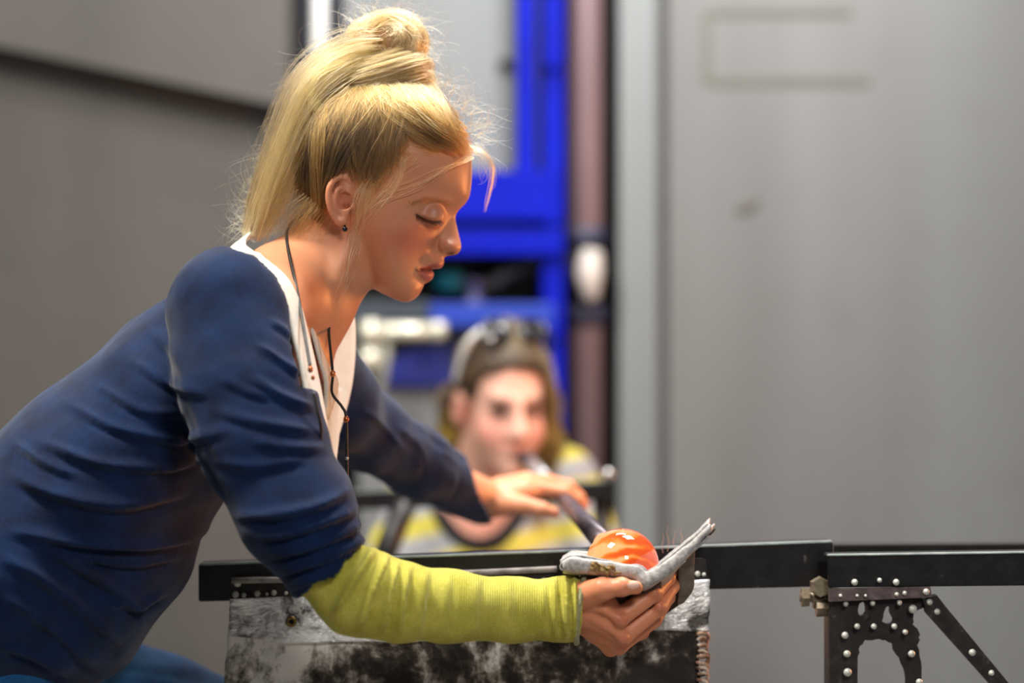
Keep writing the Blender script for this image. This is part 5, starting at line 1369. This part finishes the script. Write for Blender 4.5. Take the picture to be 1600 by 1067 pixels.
m = NT('striped_jersey'); m.set(Roughness=.85)
w_ = m.n('ShaderNodeTexWave', wave_type='BANDS', bands_direction='Z'); w_.inputs['Scale'].default_value = 5.2; w_.inputs['Distortion'].default_value = 1.6; w_.inputs['Detail Scale'].default_value = 1.0
m.l(m.coord((1, 1, 1), 'Object', (0, .25, 0)), w_.inputs['Vector'])
m.base(m.ramp(w_.outputs['Fac'], [(.0, srgb('#8f8f93')), (.42, srgb('#a9aaad')), (.52, srgb('#b5a83a')), (1, srgb('#c2b650'))]))
mesh_np('striped_shirt', V3, Q3, m.m, wb2)
M_nv = plain('navy_rib', '#05070d', '#0a0d16', .8)
cr = [(672, 770, 1.42), (692, 812, 1.375), (718, 842, 1.352), (750, 852, 1.346), (782, 842, 1.352), (808, 812, 1.375), (826, 768, 1.42), (800, 742, 1.50), (745, 735, 1.53), (700, 742, 1.50), (672, 770, 1.42)]
both = lambda P: np.minimum(f_sh2(P), f_body2(P))
cr = [(x, y, near_d(both, x, y, 1.15, 1.6, 110) - .004 if d < 1.4 else d) for x, y, d in cr]
tube('collar', [W(*p) for p in cr], .012, M_nv, wb2, 8, 6, False)
def f_tr2(P):
    f = rcone(P, W(755, 1090, 1.51), W(755, 1160, 1.52), .128, .130)
    for x in (690, 815):
        f = smin(f, chain(P, [W(x, 1150, 1.50), np.array([W(x, 0, 1.3)[0], 1.28, .11]), np.array([W(x, 0, 1.4)[0], 1.74, .09])], [.10, .078, .06], .02), .03)
    return f
V4, Q4 = polygonise(f_tr2, (-.32, 1.10, .01), (.22, 1.85, .62), .012, 5)
mesh_np('trousers', V4, Q4, M_jean, wb2)
# hair
def f_hair2(P):
    L = to_local(P); A = np.abs(L[:, 0]); Ls = np.stack([A, L[:, 1], L[:, 2]], 1)
    f = ellip(L, (0, -.004, .052), (.078, .098, .087))
    # face opening: forehead and temples
    opn = ((A / .060) ** 4 + (np.abs(L[:, 2] + .012) / .082) ** 4) ** .25; opn = np.maximum((opn - 1) * .06 + vnoise(L.astype(float), .014, 4) * .005, .030 - L[:, 1])
    f = smax(f, -opn, .010)
    f = smax(f, -rcone(Ls, (.05, .03, -.07), (.10, .03, -.05), .055, .05), .012)
    right = chain(P, [loc2w((.058, .030, .075)), loc2w((.070, .034, .02)), loc2w((.078, .026, -.06)), loc2w((.082, .012, -.16))], [.016, .018, .024, .016], .015)
    left = chain(P, [loc2w((-.060, -.05, .0)), loc2w((-.066, -.055, -.07)), loc2w((-.064, -.05, -.115))], [.030, .022, .010], .015)
    f = smin(f, np.minimum(right, left), .012)
    return smin(f, rcone(P, loc2w((-.02, .02, .128)), loc2w((.035, .01, .122)), .018, .022), .02)
V5, Q5 = polygonise(f_hair2, loc2w((0, 0, 0)) - np.array([.14, .16, .20]), loc2w((0, 0, 0)) + np.array([.15, .16, .19]), .0042, 6)
L5 = to_local(V5.astype(np.float32)); C5 = np.tile(np.array(srgb('#3d2a18')[:3]), (len(V5), 1))
C5 = blend(C5, .8 * np.exp(-((L5[:, 1] - .075) / .018) ** 2) * (L5[:, 2] > .05), np.array(srgb('#2c2015')[:3])); C5 = blend(C5, .7 * np.exp(-((L5[:, 1] - .045) / .02) ** 2) * (L5[:, 2] > .08) * (L5[:, 0] > -.03), np.array(srgb('#94805a')[:3]))
C5 = blend(C5, np.clip((-.005 - L5[:, 2]) / .03, 0, 1), np.array(srgb('#7a611f')[:3]))
C5 = blend(C5, np.clip((L5[:, 0] - .055) / .02, 0, 1) * .7, np.array(srgb('#5f4a20')[:3]))
C5 = np.clip(C5 * (1 + .55 * vnoise(L5.astype(float) * np.array([1, .3, .5]), .010, 9) + .35 * vnoise(L5.astype(float), .03, 10))[:, None], 0.005, 1)
m = NT('brown_hair_mass'); at = m.n('ShaderNodeAttribute', attribute_name='tint')
nz_ = m.noise(m.coord((1, 1, .25)), 160, 3)
m.base(m.mix(at.outputs['Color'], srgb('#7a5f38'), m.math('MULTIPLY', m.ramp(nz_, [(.5, (0, 0, 0)), (.8, (1, 1, 1))]), .5))); m.set(Roughness=.5); m.bump(nz_, .8, .004)
h2 = mesh_np('hair', V5, Q5, m.m, wb2); set_color(h2, C5)
# strands on top of the mass
r6 = np.random.RandomState(6); N6 = vnormals(V5, Q5); sel = r6.randint(len(V5), size=2600); b6 = V5[sel] + N6[sel] * .001
dn = np.where((L5[sel, 2] < .03)[:, None], np.array([0, 0, -1.0]), (loc2w((.01, -.09, .09)) - b6)); dn /= np.linalg.norm(dn, axis=1)[:, None]
dn = dn - N6[sel] * (dn * N6[sel]).sum(1)[:, None]; ln = r6.uniform(.02, .05, (2600, 1))
P6 = bez(b6, b6 + dn * ln * .5 + N6[sel] * .002, b6 + dn * ln - N6[sel] * .002, 8)
c6 = C5[sel][:, None] * r6.uniform(.5, 2.6, (2600, 1, 1)) * np.ones((1, 8, 1))
strands('hair_strands', P6, c6, .0007, h2)
# sunglasses pushed up on her head
sg = empty('sunglasses', loc2w((0, .06, .125)), 'dark sunglasses with pale arms pushed up on the kneeling woman\'s hair', 'sunglasses')
M_lens = plain('dark_lens', '#0c0b0e', '#141218', .08); M_arm = plain('pale_acetate', '#e4e3de', '#f2f1ec', .3)
for sx_ in (-1, 1):
    ring = [loc2w((sx_ * .032 + .025 * math.cos(a), .052 - .014 * math.sin(a), .138 + .016 * math.sin(a))) for a in np.linspace(0, 2 * math.pi, 17)]
    fr_ = tube('lens_rim', ring, .0028, M_lens, sg, 8, 2, False)
    c = loc2w((sx_ * .032, .0505, .138)); G_ = np.array([[c + (p - c) * t for p in ring] for t in (0.02, .35, .7, 1.0)])
    sheet('lens', G_, M_lens, fr_, .0015)
tube('bridge', [loc2w((-.009, .052, .141)), loc2w((0, .054, .144)), loc2w((.009, .052, .141))], .0024, M_lens, sg, 8, 4)
tube('temple_arm', [loc2w((-.058, .048, .138)), loc2w((-.076, .040, .118)), loc2w((-.084, .024, .085)), loc2w((-.087, .004, .040))], [.004, .0052, .0052, .004], M_arm, sg, 8, 6)
tube('temple_arm', [loc2w((.058, .048, .138)), loc2w((.078, .020, .120)), loc2w((.088, -.010, .075)), loc2w((.086, -.030, .045))], [.0035, .004, .004, .003], M_lens, sg, 8, 6)
bm = bmesh.new(); bmesh.ops.create_uvsphere(bm, u_segments=14, v_segments=8, radius=.006); bmesh.ops.translate(bm, verts=bm.verts, vec=Vector(loc2w((-.050, .070, .124))))
from_bm('glint_bead', bm, M_steel, sg, True)  # steel bead added to give a bright glint by the lens
